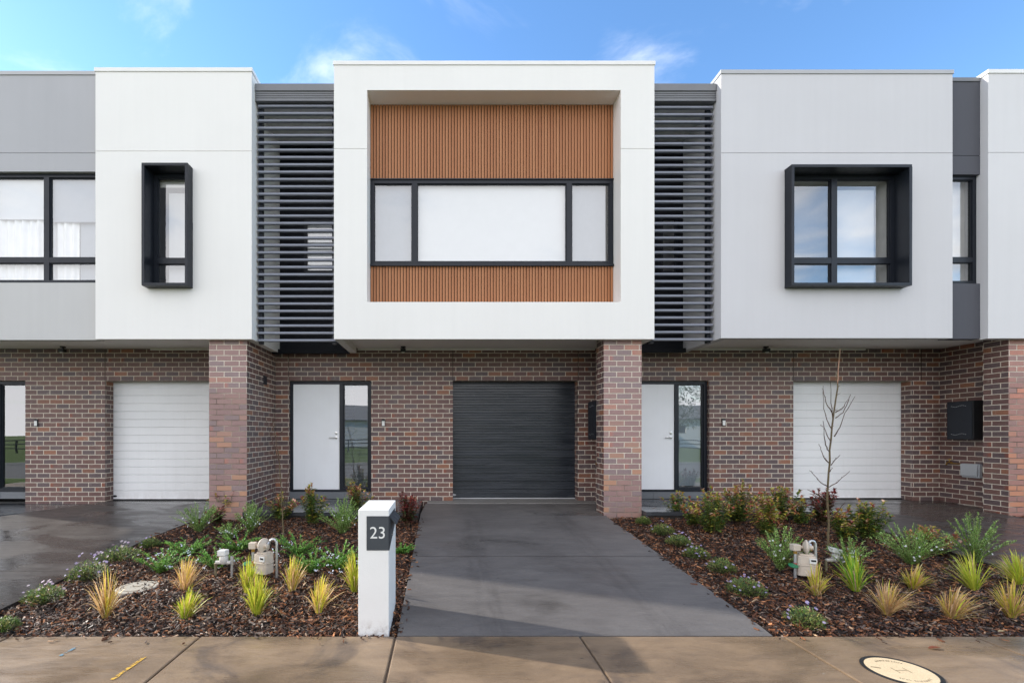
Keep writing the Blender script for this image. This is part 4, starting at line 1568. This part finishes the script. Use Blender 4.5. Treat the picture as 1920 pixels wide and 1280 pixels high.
def fallen_leaf(u, v, size, col, yaw, label, zoff=0.006, D=None):
    p = ground_at(u, v) if D is None else P(u, v, D)
    if D is None and p.y < D_PATH:
        D2 = FPX * EYE / (v - PV)
        p = Vector((X(u, D2), D2, 0))
    b = MB()
    b.col = col
    ca, sa = math.cos(yaw), math.sin(yaw)
    prof = [(-1, 0), (-.5, .28), (.1, .34), (.7, .2), (1, 0)]
    for (a0, w0), (a1, w1) in zip(prof[:-1], prof[1:]):
        z0, z1 = .05 * size * math.cos(a0 * 2) + .004, .05 * size * math.cos(a1 * 2) + .004
        for sg in (-1, 1):
            q = [(a0, 0, z0), (a1, 0, z1), (a1, sg * w1, z1 + .22 * w1 * size), (a0, sg * w0, z0 + .22 * w0 * size)]
            b.face([(p.x + size * (x_ * ca - y_ * sa), p.y + size * (x_ * sa + y_ * ca), p.z + zoff + zz) for x_, y_, zz in q])
    o = b.build('fallen_leaf', M['foliage'], origin=p)
    return tag(o, label, 'leaf')


fallen_leaf(1752, 1216, .055, (.20, .055, .02), 0.15, 'curled red brown leaf lying on the footpath above the access cover')
fallen_leaf(1878, 1188, .04, (.55, .42, .22), 0.2, 'pale tan leaf at the edge of the mulch and footpath on the right', .02)
fallen_leaf(1229, 953, .07, (.10, .05, .03), 0.4, 'dark brown leaf lying on the wet porch tiles right of the brick pier', .0, 7.45)
fallen_leaf(1302, 1186, .04, (.5, .42, .32), 0.1, 'small bleached leaf lying on the footpath below the driveway') if False else None


# ------------------------------------------------------------------ plants
def jit(rr, col, k=0.2):
    f = rr.uniform(1 - k, 1 + k)
    return tuple(max(0.0, min(1.0, c * f * rr.uniform(1 - k * .4, 1 + k * .4))) for c in col)


UV4, UV3 = [(0, 0)] * 4, [(0, 0)] * 3


def leaf(b, p, d, L, W, col, rr, fold=0.25, up=None):
    """a folded pointed leaf of two halves along direction d"""
    d = d.normalized()
    ref = up or Vector((0, 0, 1))
    s = d.cross(ref)
    if s.length < 1e-4:
        s = Vector((1, 0, 0))
    s.normalize()
    n = s.cross(d)
    tip = p + d * L - n * L * 0.12
    mid = p + d * L * 0.48 + n * L * .02
    l = mid + s * W / 2 + n * W * fold
    r = mid - s * W / 2 + n * W * fold
    b.col = col
    b.face([p, mid, l], 0, UV3)
    b.face([p, r, mid], 0, UV3)
    b.face([mid, tip, l], 0, UV3)
    b.face([mid, r, tip], 0, UV3)


def ptube(b, pts, r0, r1, n=4):
    pts = [Vector(p) for p in pts]
    m = len(pts)
    b.tube(pts, [r0 + (r1 - r0) * i / (m - 1) for i in range(m)], n, 0, False)


def pxh(D, px):
    return px * D / FPX


LIME, LIME2 = (0.44, 0.54, 0.045), (0.66, 0.66, 0.08)
GREEN = (0.24, 0.50, 0.04)
TAN, STRAW, GOLD = (0.68, 0.43, 0.20), (0.78, 0.56, 0.30), (0.76, 0.58, 0.12)


def grass_tuft(u, vb, vt, wpx, pal, seed, label, lean=0.0, n=120):
    rr = random.Random(seed)
    base = ground_at(u, vb)
    D = base.y
    h = pxh(D, vb - vt) * 1.12
    sp = pxh(D, wpx) / 2 * 1.25
    b = MB()
    n = int(n * rr.uniform(.7, 1.25))
    gap, gw, ylean, up = rr.uniform(0, 6.28), rr.uniform(.3, 1.1), rr.gauss(0, .12), rr.uniform(.6, 1.1)
    for i in range(n):
        a = rr.uniform(0, 2 * math.pi)
        if abs((a - gap + math.pi) % (2 * math.pi) - math.pi) < gw and rr.random() < .45:
            continue
        r0 = 0.028 * math.sqrt(rr.random())
        p0 = Vector((r0 * math.cos(a), r0 * math.sin(a), 0.0))
        q = rr.random() ** up
        out = sp * q
        hh = h * (1.0 - 0.42 * q * q) * rr.uniform(0.55, 1.0)
        a2 = a + rr.gauss(0, 0.35)
        tip = Vector((out * math.cos(a2) + lean * h * rr.uniform(.4, 1), out * math.sin(a2) * .8 + ylean * h, hh))
        droop = rr.random() ** 3 * 0.3 * h
        dead = rr.random() < .10
        if dead:
            tip = Vector((tip.x * 1.25 + .02 * math.cos(a), tip.y * 1.25, tip.z * .75))
            droop = h * rr.uniform(.15, .5)
        col = jit(rr, rr.choices([c for c, _ in pal], [w for _, w in pal])[0], 0.18)
        if dead:
            col = jit(rr, STRAW, .25)
        w = rr.uniform(0.0030, 0.0058)
        side = Vector((-math.sin(a2 + rr.uniform(-.9, .9)), math.cos(a2 + rr.uniform(-.9, .9)), 0))
        pts = []
        for k in range(5):
            t = k / 4
            pt = p0.lerp(tip, t)
            pt.z = hh * (1 - (1 - t) ** 1.5) if t < 1 else hh
            pt.z -= droop * t * t
            pts.append(pt)
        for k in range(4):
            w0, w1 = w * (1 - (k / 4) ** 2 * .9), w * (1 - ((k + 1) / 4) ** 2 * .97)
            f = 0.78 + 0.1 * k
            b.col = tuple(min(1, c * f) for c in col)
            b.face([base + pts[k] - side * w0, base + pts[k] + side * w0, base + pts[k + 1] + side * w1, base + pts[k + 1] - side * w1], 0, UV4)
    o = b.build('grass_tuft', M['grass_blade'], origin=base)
    return tag(o, label, 'grass tuft', 'ornamental grass tufts in the garden beds')


tan_pal = [(TAN, 5), (STRAW, 4), (GOLD, 2), (LIME2, .5)]
mix_pal = [(TAN, 2), (STRAW, 1.5), (GOLD, 3), (LIME2, 3)]
lime_pal = [(LIME, 4), (LIME2, 4), (GOLD, 1.0), (STRAW, .3)]
green_pal = [(GREEN, 5), (LIME, 3), (LIME2, 1)]
TUFTS = [
    (200, 1158, 1062, 78, tan_pal, 0.05, 'tall golden tan grass tuft in front of the round concrete pit cover'),
    (347, 1110, 1045, 80, tan_pal, 0.1, 'tan grass tuft behind a lime tuft, left of the water meter'),
    (348, 1162, 1095, 60, lime_pal, 0.2, 'lime green grass tuft right in front of a tan tuft, right of the pit cover'),
    (464, 1112, 1040, 50, lime_pal, 0.05, 'lime yellow grass tuft touching the beige gas meter left of the letterbox'),
    (482, 1153, 1070, 68, lime_pal, 0.1, 'bushy lime yellow grass tuft nearest the footpath in front of the gas meter'),
    (547, 1108, 1040, 50, mix_pal, 0.05, 'yellow and tan grass tuft just right of the left gas meter'),
    (597, 1147, 1080, 60, mix_pal, 0.1, 'straw coloured grass tuft between the gas meter and the letterbox'),
    (665, 1108, 1030, 52, lime_pal, -0.1, 'lime green grass tuft half hidden behind the letterbox'),
    (1530, 1117, 1052, 60, mix_pal, 0.0, 'golden grass tuft standing against the gas meter right of the driveway'),
    (1604, 1107, 1035, 84, green_pal, 0.0, 'bright green grass tuft, the greenest in the right bed'),
    (1662, 1151, 1085, 92, tan_pal, 0.15, 'wide tan grass tuft near the footpath in the right bed, left of another tan tuft'),
    (1712, 1104, 1056, 60, mix_pal, 0.1, 'short yellow grass tuft in front of a green shrub in the right bed'),
    (1783, 1160, 1098, 86, tan_pal, 0.2, 'sprawling tan grass tuft in the right bed, right of another tan tuft'),
    (1826, 1106, 1035, 84, lime_pal, 0.0, 'big yellow green grass tuft in front of the white flowered shrub by the right driveway'),
    (1896, 1156, 1080, 74, mix_pal, 0.0, 'yellow straw grass tuft at the right picture edge nearest the footpath'),
    (1912, 1098, 1035, 80, lime_pal, 0.0, 'yellow green grass tuft at the right picture edge beside the driveway'),
]
for i, (u, vb, vt, wp_, pal, ln, lab) in enumerate(TUFTS):
    grass_tuft(u, vb, vt, wp_, pal, 100 + i, lab, ln, 120 + int(wp_ * .8))


def daisy(u, vb, vt, wpx, flowers, seed, label, pale=False):
    rr = random.Random(seed)
    base = ground_at(u, vb)
    D = base.y
    h, r = pxh(D, vb - vt) * 1.3, pxh(D, wpx) / 2
    e = empty('daisy_plant', base, label, 'daisy plant', 'low daisy plants along the driveway edges')
    b = MB()
    n = int(420 + 1300 * r)
    for i in range(n):
        a = rr.uniform(0, 2 * math.pi)
        q = math.sqrt(rr.random())
        top = h * (1 - .55 * q * q) * rr.uniform(.35, 1.0)
        p = base + Vector((r * q * math.cos(a), r * q * math.sin(a), top * .75))
        d = Vector((math.cos(a) * q * .9 + rr.gauss(0, .45), math.sin(a) * q * .9 + rr.gauss(0, .45), rr.uniform(.3, 1.2)))
        c = rr.choice([(.09, .17, .035), (.13, .22, .05), (.18, .27, .06), (.07, .13, .035), (.24, .27, .08), (.34, .33, .10)])
        leaf(b, p, d, rr.uniform(.022, .042), rr.uniform(.007, .012), jit(rr, c), rr)
        if i % 7 == 0:
            b.col = (.07, .08, .03)
            ptube(b, [base + Vector((rr.gauss(0, .01), rr.gauss(0, .01), 0)), p.lerp(base, .4) + Vector((0, 0, .01)), p], .0022, .0015, 3)
    b.build('foliage', M['foliage'], e)
    for i in range(flowers):
        f = MB()
        a = rr.uniform(0, 2 * math.pi)
        q = math.sqrt(rr.random()) * 1.1
        c = base + Vector((r * q * math.cos(a), r * q * math.sin(a), h * (1.03 - .5 * q * q) * rr.uniform(.8, 1.08)))
        nrm = Vector((rr.gauss(0, .35), -.5 + rr.gauss(0, .35), 1)).normalized()
        t1 = nrm.cross(Vector((0, 1, 0.2))).normalized()
        t2 = nrm.cross(t1)
        R0 = rr.uniform(.010, .015)
        col = jit(rr, (.46, .38, .66) if not pale else (.60, .48, .62), .12)
        k = 9
        for j in range(k):
            a0, a1 = 2 * math.pi * j / k, 2 * math.pi * (j + .72) / k
            f.col = col
            f.face([c, c + (t1 * math.cos(a0) + t2 * math.sin(a0)) * R0, c + (t1 * math.cos(a1) + t2 * math.sin(a1)) * R0], 0, UV3)
        f.col = (.75, .6, .15)
        f.face([c + nrm * .002 + (t1 * math.cos(x_) + t2 * math.sin(x_)) * R0 * .3 for x_ in (0, 2.1, 4.2)], 0, UV3)
        f.build('flower', M['petal'], e)
    return e


DAISIES = [
    (82, 1133, 1096, 62, 14, True, 'pinkish flowered daisy plant at the edge of the left driveway, nearest the street of three'),
    (8, 1184, 1158, 44, 0, False, 'small green plant without flowers in the bottom left corner of the mulch'),
    (165, 1090, 1050, 66, 22, False, 'lilac flowered daisy mound beside the left driveway, behind the tall tan grass'),
    (224, 1052, 1024, 72, 20, True, 'lilac daisy mound farthest along the left driveway edge'),
    (281, 1028, 1008, 34, 3, False, 'tiny daisy plant beside the left driveway behind the green creepers'),
    (1206, 984, 968, 26, 2, False, 'smallest daisy plant right by the brick pier of the black garage'),
    (1242, 1003, 982, 40, 6, False, 'low green daisy plant, second from the brick pier along the driveway'),
    (1272, 1024, 1003, 44, 12, False, 'daisy plant with many pale flowers, third from the brick pier along the driveway'),
    (1305, 1048, 1024, 44, 14, False, 'purple flowered daisy plant, midway along the row beside the driveway'),
    (1353, 1075, 1046, 46, 5, False, 'round green daisy plant with few flowers, between two purple flowered ones by the driveway'),
    (1400, 1118, 1084, 64, 18, False, 'large purple flowered daisy plant halfway between driveway edge and golden grass'),
    (1509, 1176, 1138, 62, 9, False, 'green daisy plant nearest the footpath in the right bed'),
]
for i, (u, vb, vt, wp_, fl, pale, lab) in enumerate(DAISIES):
    daisy(u, vb, vt, wp_, fl, 300 + i, lab, pale)


def creeper(u, vb, vt, wpx, seed, label, flowers=40):
    """spreading green ground cover with small white-blue flowers"""
    rr = random.Random(seed)
    base = ground_at(u, vb)
    D = base.y
    base.y += 0.10
    base.z = g(base.y) - .02
    h, r = pxh(D, vb - vt) * .85, pxh(D, wpx) / 2 * 1.12
    e = empty('flowering_creeper', base, label, 'creeper', 'white flowered creepers in the left bed')
    b, st, f = MB(), MB(), MB()
    st.col = (.09, .08, .03)
    for i in range(30):
        a = rr.uniform(0, 2 * math.pi)
        L = r * rr.uniform(.5, 1.15)
        top = h * rr.uniform(.3, 1.05)
        pts = []
        for k in range(6):
            t = k / 5
            pts.append(base + Vector((L * t * math.cos(a + .25 * t), .8 * L * t * math.sin(a + .25 * t), top * (math.sin(t * 1.9) * .75 + .35 * t ** 3) + .005)))
        ptube(st, pts, .0028, .0012, 3)
        for k in range(34):
            t = (k + 1) / 34
            s_ = t * 5
            j = min(4, int(s_))
            p = pts[j].lerp(pts[j + 1], s_ - j)
            ax = (pts[j + 1] - pts[j]).normalized()
            d = ax * .6 + Vector((rr.gauss(0, .6), rr.gauss(0, .6), rr.uniform(-.1, .9)))
            c = rr.choice([(.10, .28, .04), (.14, .34, .05), (.21, .42, .07), (.06, .18, .03), (.28, .45, .10)])
            leaf(b, p, d, rr.uniform(.026, .046), rr.uniform(.010, .017), jit(rr, c), rr)
    for i in range(flowers // 4):
        a = rr.uniform(math.pi * .9, math.pi * 2.1) if rr.random() < .7 else rr.uniform(0, 6.28)
        q = math.sqrt(rr.random())
        c0 = base + Vector((r * q * math.cos(a), .8 * r * q * math.sin(a), h * (1 - .7 * q) * rr.uniform(.5, 1) + .02))
        for _ in range(5):
            c = c0 + Vector((rr.gauss(0, .016), rr.gauss(0, .016), rr.gauss(0, .01)))
            R0 = rr.uniform(.006, .010)
            col = jit(rr, (.66, .71, .82), .08)
            nrm = Vector((rr.gauss(0, .5), -.6, .8)).normalized()
            t1 = nrm.cross(Vector((0, 0, 1))).normalized()
            t2 = nrm.cross(t1)
            f.col = col
            f.face([c + (t1 * math.cos(x_) + t2 * math.sin(x_)) * R0 for x_ in (0, 1.26, 2.5, 3.8, 5.03)], 0, [(0, 0)] * 5)
    fo = b.build('foliage', M['foliage'], e)
    st.build('stems', M['bark'], e)
    tag(f.build('flowers', M['petal'], e), kind='stuff')
    return e


CREEPERS = [
    (288, 1082, 1035, 84, 'green creeper with a few blue white flowers just behind the round pit cover'),
    (345, 1048, 1015, 84, 'white flowered creeper in the left bed behind the tan grass tuft, close to the driveway'),
    (396, 1074, 1030, 80, 'creeper with blue white flowers just left of the water meter lid'),
    (440, 1040, 1004, 78, 'green creeper with a tall shoot between the water meter and the gas meter regulator'),
    (552, 1050, 1008, 82, 'white flowered creeper just right of the gas meter pipe under the bare sapling'),
    (578, 1082, 1045, 66, 'low dark green creeper behind the yellow and tan grass tuft right of the gas meter'),
    (630, 1078, 1020, 84, 'creeper thick with white flowers just left of the letterbox'),
    (752, 1046, 1028, 44, 'small green creeper between the letterbox and the driveway'),
]
for i, (u, vb, vt, wp_, lab) in enumerate(CREEPERS):
    creeper(u, vb, vt, wp_, 500 + i, lab, (20, 30, 28, 16, 30, 10, 48, 4)[i])


def rosemary(u, vb, vt, wpx, seed, label, stems=28, flowers=14):
    """upright shrub of fine grey-green leaves with little white flowers"""
    rr = random.Random(seed)
    base = ground_at(u, vb)
    D = base.y
    h, r = pxh(D, vb - vt), pxh(D, wpx) / 2
    e = empty('white_flowered_shrub', base, label, 'shrub', 'grey green shrubs with white flowers')
    b, st, f = MB(), MB(), MB()
    st.col = (.13, .10, .055)
    h *= 1.25
    r *= 1.15
    stems = int(stems * 1.7)
    for i in range(stems):
        a = rr.uniform(0, 2 * math.pi)
        q = math.sqrt(rr.random())
        tip = Vector((r * q * math.cos(a), r * q * math.sin(a), h * (1.02 - .45 * q * q) * rr.uniform(.75, 1.0)))
        ctrl = Vector((tip.x * .25, tip.y * .25, tip.z * .5))
        pts = [base + Vector((0, 0, 0)).lerp(ctrl, t).lerp(ctrl.lerp(tip, t), t) for t in (0, .25, .5, .75, 1)]
        ptube(st, pts, .003, .0012, 3)
        nl = int(44 * (.6 + .6 * h / .35))
        for k in range(nl):
            t = .12 + .88 * k / nl
            s_ = t * 4
            j = min(3, int(s_))
            p = pts[j].lerp(pts[j + 1], s_ - j)
            ax = (pts[j + 1] - pts[j]).normalized()
            d = ax * rr.uniform(.4, 1.1) + Vector((rr.gauss(0, .55), rr.gauss(0, .55), rr.gauss(.1, .3)))
            c = rr.choice([(.19, .36, .06), (.27, .46, .10), (.37, .56, .15), (.12, .24, .045), (.46, .60, .22)])
            leaf(b, p, d, rr.uniform(.020, .036), rr.uniform(.007, .012), jit(rr, c), rr)
        if rr.random() < flowers / stems:
            for _ in range(2):
                p = pts[rr.choice([2, 3])] + Vector((rr.gauss(0, .015), rr.gauss(0, .015), rr.gauss(0, .015)))
                R0 = rr.uniform(.008, .012)
                f.col = jit(rr, (.78, .78, .82), .05)
                nrm = Vector((rr.gauss(0, .5), -.8, .5)).normalized()
                t1 = nrm.cross(Vector((0, 0, 1))).normalized()
                t2 = nrm.cross(t1)
                f.face([p + (t1 * math.cos(x_) + t2 * math.sin(x_)) * R0 for x_ in (0, 1.26, 2.5, 3.8, 5.03)], 0, [(0, 0)] * 5)
    b.build('foliage', M['foliage'], e)
    st.build('stems', M['bark'], e)
    if f.f:
        tag(f.build('flowers', M['petal'], e), kind='stuff')
    return e


ROSE = [
    (372, 1000, 950, 84, 26, 'loose grey green shrub at the far end of the left driveway edge'),
    (470, 1000, 948, 66, 26, 'upright grey green shrub in front of the left brick pier corner'),
    (430, 1012, 985, 60, 18, 'small sparse grey green shrub between two taller ones near the left brick pier'),
    (643, 1004, 945, 80, 36, 'dense fresh green shrub just left of the letterbox top'),
    (1462, 1072, 1002, 84, 30, 'feathery green shrub in front of the gas meter right of the driveway'),
    (1592, 1072, 1015, 70, 24, 'grey green shrub with white flowers at the foot of the bare tree'),
    (1708, 1062, 996, 110, 36, 'wide grey green shrub in front of a red tipped one in the right bed'),
    (1828, 1060, 980, 88, 30, 'tall white flowered shrub against the right driveway'),
    (690, 990, 950, 40, 14, 'green shrub partly hidden behind the letterbox top'),
]
for i, (u, vb, vt, wp_, ns, lab) in enumerate(ROSE):
    rosemary(u, vb, vt, wp_, 700 + i, lab, ns)

G1, G2, G3 = (.05, .10, .025), (.09, .16, .035), (.16, .22, .05)
YG, OR, RD, BR, PK = (.42, .38, .06), (.52, .22, .09), (.34, .06, .05), (.14, .075, .05), (.66, .40, .28)


def glossy_shrub(u, vb, vt, wpx, seed, label, stems=11, red=0.3, dark=0.0, leafL=.05):
    """broad-leaved shrub: upright stems, shiny leaves, young growth coloured red to orange"""
    rr = random.Random(seed)
    base = ground_at(u, vb)
    D = base.y
    h, r = pxh(D, vb - vt), pxh(D, wpx) / 2
    e = empty('red_tipped_shrub', base, label, 'shrub', 'glossy red tipped shrubs near the houses')
    b, st = MB(), MB()
    stems = int(stems * 1.55)
    red *= .8
    h *= 1.2
    r *= 1.22
    leafL *= 1.35
    for i in range(stems):
        a = 2 * math.pi * (i + rr.uniform(-.35, .35)) / stems * 1.55
        q = rr.uniform(.1, 1.05)
        tip = Vector((r * q * math.cos(a), .8 * r * q * math.sin(a), h * (1.03 - .38 * q * q) * rr.uniform(.72, 1.0)))
        ctrl = Vector((tip.x * .45, tip.y * .45, tip.z * .45))
        pts = [base + Vector((rr.gauss(0, .012), rr.gauss(0, .012), 0)).lerp(ctrl, t).lerp(ctrl.lerp(tip, t), t) for t in (0, .2, .4, .6, .8, 1)]
        st.col = (.12, .07, .04)
        ptube(st, pts, .0045, .0015, 4)
        nn = max(9, int(tip.length / .021))
        rs = red * rr.uniform(.3, 1.15)
        for k in range(nn):
            t = .18 + .82 * k / (nn - 1)
            s_ = t * 5
            j = min(4, int(s_))
            p = pts[j].lerp(pts[j + 1], min(1, s_ - j))
            ax = (pts[j + 1] - pts[j]).normalized()
            az = k * 1.57 + rr.uniform(-.4, .4)
            for sg in (0, math.pi):
                out = Vector((math.cos(az + sg), math.sin(az + sg), 0))
                d = out + ax * (rr.uniform(.1, .7) + 1.0 * (t > .93)) + Vector((0, 0, rr.uniform(-.25, .25)))
                young = t > 1 - rs
                if young:
                    c = rr.choice([OR, RD, PK, YG, YG, G3] if dark < .5 else [RD, BR, (.16, .03, .03)])
                else:
                    c = rr.choice([G1, G2, G2, G3, G3, YG] if dark < .5 else [BR, (.13, .035, .03), G1])
                leaf(b, p, d, leafL * rr.uniform(.8, 1.4) * (1 - .35 * (t > .9)), leafL * rr.uniform(.42, .62), jit(rr, c, .25), rr)
    b.build('leaves', M['glossy_leaf'], e)
    st.build('stems', M['bark'], e)
    return e


GLOSSY = [
    (430, 965, 918, 62, 12, .35, 0, 'dark green bushy shrub against the front of the left brick pier'),
    (408, 985, 952, 40, 7, .3, 1, 'small dark purple shrub at the left pier foot by the left driveway'),
    (525, 978, 935, 62, 10, .45, 0, 'rusty red tipped shrub at the base of the bare sapling left of the white door'),
    (585, 988, 922, 56, 10, .3, 0, 'green shrub with one tall dark tip below the left white front door'),
    (668, 966, 914, 54, 10, .6, .4, 'bronze leaved shrub in front of the door side light behind the letterbox'),
    (764, 985, 934, 52, 11, .5, .9, 'dark red shrub leaning over the driveway just right of the letterbox'),
    (1268, 968, 928, 44, 8, .3, 0, 'small shrub with orange tips nearest the right brick pier, on the porch edge'),
    (1302, 990, 940, 44, 8, .35, 0, 'yellow green shrub second from the brick pier in the hedge by the right porch'),
    (1338, 1004, 928, 70, 13, .3, 0, 'tall mixed green and orange shrub in front of the right porch end'),
    (1385, 986, 916, 72, 13, .35, 0, 'tall shrub with red and green leaves below the doorbell of the grey house'),
    (1440, 1010, 935, 60, 11, .7, .3, 'pinkish red shrub behind the feathery green one in the right bed'),
    (1462, 978, 918, 70, 13, .25, 0, 'yellow green shrub at the left corner of the right white garage door'),
    (1500, 985, 945, 46, 8, .3, 0, 'low green shrub just right of the yellow green one by the white garage door'),
    (1545, 985, 925, 56, 10, .5, .5, 'purple brown shrub around the trunk of the bare tree'),
    (1582, 1015, 958, 64, 11, .4, .35, 'reddish green shrub just right of the bare tree trunk'),
    (1628, 1018, 945, 66, 13, .1, 0, 'dark green upright shrub beside the right driveway, right of the bare tree'),
    (1745, 1040, 990, 84, 10, .9, .3, 'red leaved shrub peeking out behind the wide grey green shrub'),
]
for i, (u, vb, vt, wp_, ns, rd, dk, lab) in enumerate(GLOSSY):
    glossy_shrub(u, vb, vt, wp_, 900 + i, lab, ns, rd, dk)


def sapling(label, base, stems, seed):
    """bare young tree; stems: list of (points in picture, depth offset, r0, r1, colour)"""
    rr = random.Random(seed)
    e = empty('bare_sapling', base, label, 'tree', 'bare young trees in the front beds')
    for i, (pts, dy, r0, r1, is_trunk) in enumerate(stems):
        b = MB()
        m = len(pts)
        P3 = [P(u, v, base.y + dy * (k / max(1, m - 1))) for k, (u, v) in enumerate(pts)]
        # subdivide with a slight wobble
        out = [P3[0]]
        for p, q in zip(P3[:-1], P3[1:]):
            for t in (.33, .66):
                out.append(p.lerp(q, t) + Vector((rr.gauss(0, .003), rr.gauss(0, .006), rr.gauss(0, .002))))
            out.append(q)
        b.col = (.125, .095, .05) if is_trunk else (.09, .055, .04)
        if r0 == .0073:
            b.col = (.34, .19, .13)
        ptube(b, out, r0, r1, 6 if is_trunk else 4)
        if not is_trunk:
            for p in out[1:]:
                if rr.random() < .5:
                    d = Vector((rr.uniform(-1, 1), rr.uniform(-1, 1), 1.2)).normalized()
                    b.tube([p, p + d * .018], [.0028, .001], 4, 0, False)
        else:
            for p in out[2:]:
                if rr.random() < .8:
                    d = Vector((rr.choice((-1, 1)), rr.uniform(-1, 1), .7)).normalized()
                    b.tube([p, p + d * rr.uniform(.02, .05)], [.004, .0015], 4, 0, False)
        b.build('trunk' if is_trunk else 'branch', M['bark'], e)


def c8(pts):
    return [(1460 + a / 3.557, 620 + c / 3.557) for a, c in pts]


bs = ground_at(1553, 1033)
ST = [([(1552, 1034), (1554, 985), (1551, 930), (1556, 865), (1560, 800), (1566, 755), (1570, 710), (1573, 690), (1574, 655)], .05, .0135, .0055, True)]
for pl_, dy in (
    ([(335, 1040), (280, 1010), (235, 960), (205, 930)], -.1), ([(338, 1040), (400, 1000), (475, 935)], .12),
    ([(335, 880), (300, 840), (280, 790), (268, 752)], .1), ([(350, 895), (375, 860), (405, 833)], -.1),
    ([(340, 805), (312, 760), (302, 690), (296, 600)], -.15), ([(345, 750), (320, 690), (302, 640), (278, 628)], .1),
    ([(355, 655), (320, 590), (300, 520), (297, 365)], .12), ([(370, 705), (410, 640), (440, 550), (505, 443)], -.14),
    ([(380, 580), (430, 545), (460, 480), (478, 430)], .15), ([(378, 545), (420, 520), (455, 468)], -.1),
    ([(365, 565), (325, 500), (300, 420), (293, 385)], .05), ([(362, 590), (348, 480), (345, 345)], -.08),
    ([(318, 1130), (250, 1085), (192, 1058)], .1), ([(330, 1250), (400, 1200), (438, 1150)], -.1),
    ([(330, 950), (345, 930), (360, 915)], .05), ([(392, 350), (398, 250), (410, 130)], .02)):
    ST.append((c8(pl_), dy, .0072, .0028, False))
ST[-1] = (ST[-1][0], .06, .0073, .004, False)
sapling('tall bare young tree in the right bed in front of the white garage door', bs, ST, 5)


def c5(pts):
    return [(480 + a / 3.555, 620 + c / 3.555) for a, c in pts]


bs = ground_at(531, 1012)
ST = [([(531, 1013), (531, 985), (529, 957), (528, 924), (524, 868), (516, 815), (511, 792)], .1, .011, .0035, True)]
for pl_, dy in (([(180, 1200), (200, 1050), (220, 930), (205, 893)], -.12), ([(158, 880), (125, 690), (105, 600), (112, 585)], .1), ([(178, 1180), (120, 1080), (60, 1010), (10, 940)], -.15),
                ([(130, 700), (190, 660), (230, 638)], .1), ([(155, 880), (130, 800), (95, 700), (60, 560)], -.1), ([(218, 960), (228, 920), (232, 870)], 0.0), ([(170, 1050), (150, 960), (125, 900), (118, 820)], .1),
                ([(180, 1230), (215, 1180), (235, 1140)], -.1)):
    ST.append((c5(pl_), dy, .0050, .002, False))
sapling('thin bare sapling in the left bed in front of the brick return wall', bs, ST, 6)


# ------------------------------------------------------------------ across the street (seen in the glass only)
def street_tree(x, y, h, seed, label):
    rr = random.Random(seed)
    e = empty('street_tree', (x, y, 0), label, 'tree', 'trees across the street')
    t = MB()
    t.col = (.10, .075, .05)
    t.tube([(x, y, -.1), (x + .1, y, h * .3), (x, y + .1, h * .55), (x + .1, y, h * .85)], [.16, .13, .09, .03], 7)
    for k in range(6):
        a = k * 1.05
        t.tube([(x, y, h * (.3 + .06 * k)), (x + h * .2 * math.cos(a), y + h * .2 * math.sin(a), h * (.5 + .06 * k))], [.06, .02], 5)
    t.build('trunk', M['bark'], e)
    b = MB()
    clumps = [(Vector((x + rr.gauss(0, h * .15), y + rr.gauss(0, h * .15), h * rr.uniform(.42, .95))), h * rr.uniform(.1, .19)) for _ in range(16)]
    for c, r in clumps:
        for _ in range(170):
            d = Vector((rr.gauss(0, 1), rr.gauss(0, 1), rr.gauss(0, .8))).normalized()
            p = c + d * r * rr.random() ** .4
            leaf(b, p, d + Vector((0, 0, rr.uniform(-.5, .5))), rr.uniform(.14, .26), rr.uniform(.06, .11), jit(rr, rr.choice([(.05, .09, .02), (.08, .12, .03), (.12, .13, .04)])), rr)
    b.build('crown', M['foliage'], e)


street_tree(3.3, -15.5, 6.0, 41, 'young spreading street tree across the road facing the black garage')
street_tree(-16.0, -16.0, 6.5, 42, 'street tree across the road facing the left end of the row')
street_tree(17.0, -17.0, 5.5, 43, 'street tree across the road facing the right end of the row')


def far_house(x, y, w, d, h, label, wall, roofh):
    e = empty('far_house', (x, y, 0), label, 'house', 'houses across the street')
    b = MB()
    ws = []
    for k in range(3):
        cx = x - w * .33 + k * w * .33
        ws.append((cx - .7, cx + .7, h * .55, h * .8))
    wall_grid(b, x - w / 2, x + w / 2, -.2, h, y - .2, y, ws)
    b.box(x - w / 2, x + w / 2, y - d, y - .2, -.2, h)
    b.build('wall', M[wall], e)
    for a, c, z0, z1 in ws:
        f = MB().box(a, c, y - .18, y - .12, z0, z0 + .06).box(a, c, y - .18, y - .12, z1 - .06, z1).build('window', M['charcoal'], e)
        MB().box(a, c, y - .17, y - .165, z0 + .06, z1 - .06).build('pane', M['black_plastic'], f)
    r = MB().prism([(y + .5, h), (y - d / 2, h + roofh), (y - d - .5, h), (y - d - .5, h + .12), (y - d / 2, h + roofh + .14), (y + .5, h + .12)][::-1], 'x', x - w / 2 - .5, x + w / 2 + .5)
    r.build('roof', M['gutter'], e)


far_house(13, -34, 12, 9, 5.4, 'pale two storey house across the lawn to the right', 'pale_render', 1.6)
far_house(-8, -38, 13, 9, 3.2, 'low grey house across the lawn to the left', 'grey_render', 1.9)
far_house(-26, -36, 13, 9, 5.2, 'white house across the lawn at far left', 'white_render', 1.6)
far_house(32, -37, 13, 9, 3.2, 'low white house across the lawn at far right', 'white_render', 1.9)
fe = empty('park_fence', (0, -22, 0), 'dark post and rail fence along the lawn across the road', 'fence')
b = MB()
for i in range(41):
    b.box(-40 + i * 2 - .05, -40 + i * 2 + .05, -22.05, -21.95, -.1, 1.1)
b.build('post', M['black_plastic'], fe)
b = MB()
for zz in (.35, .7, 1.02):
    b.box(-40, 40, -21.94, -21.90, zz, zz + .08)
b.build('rail', M['black_plastic'], fe)
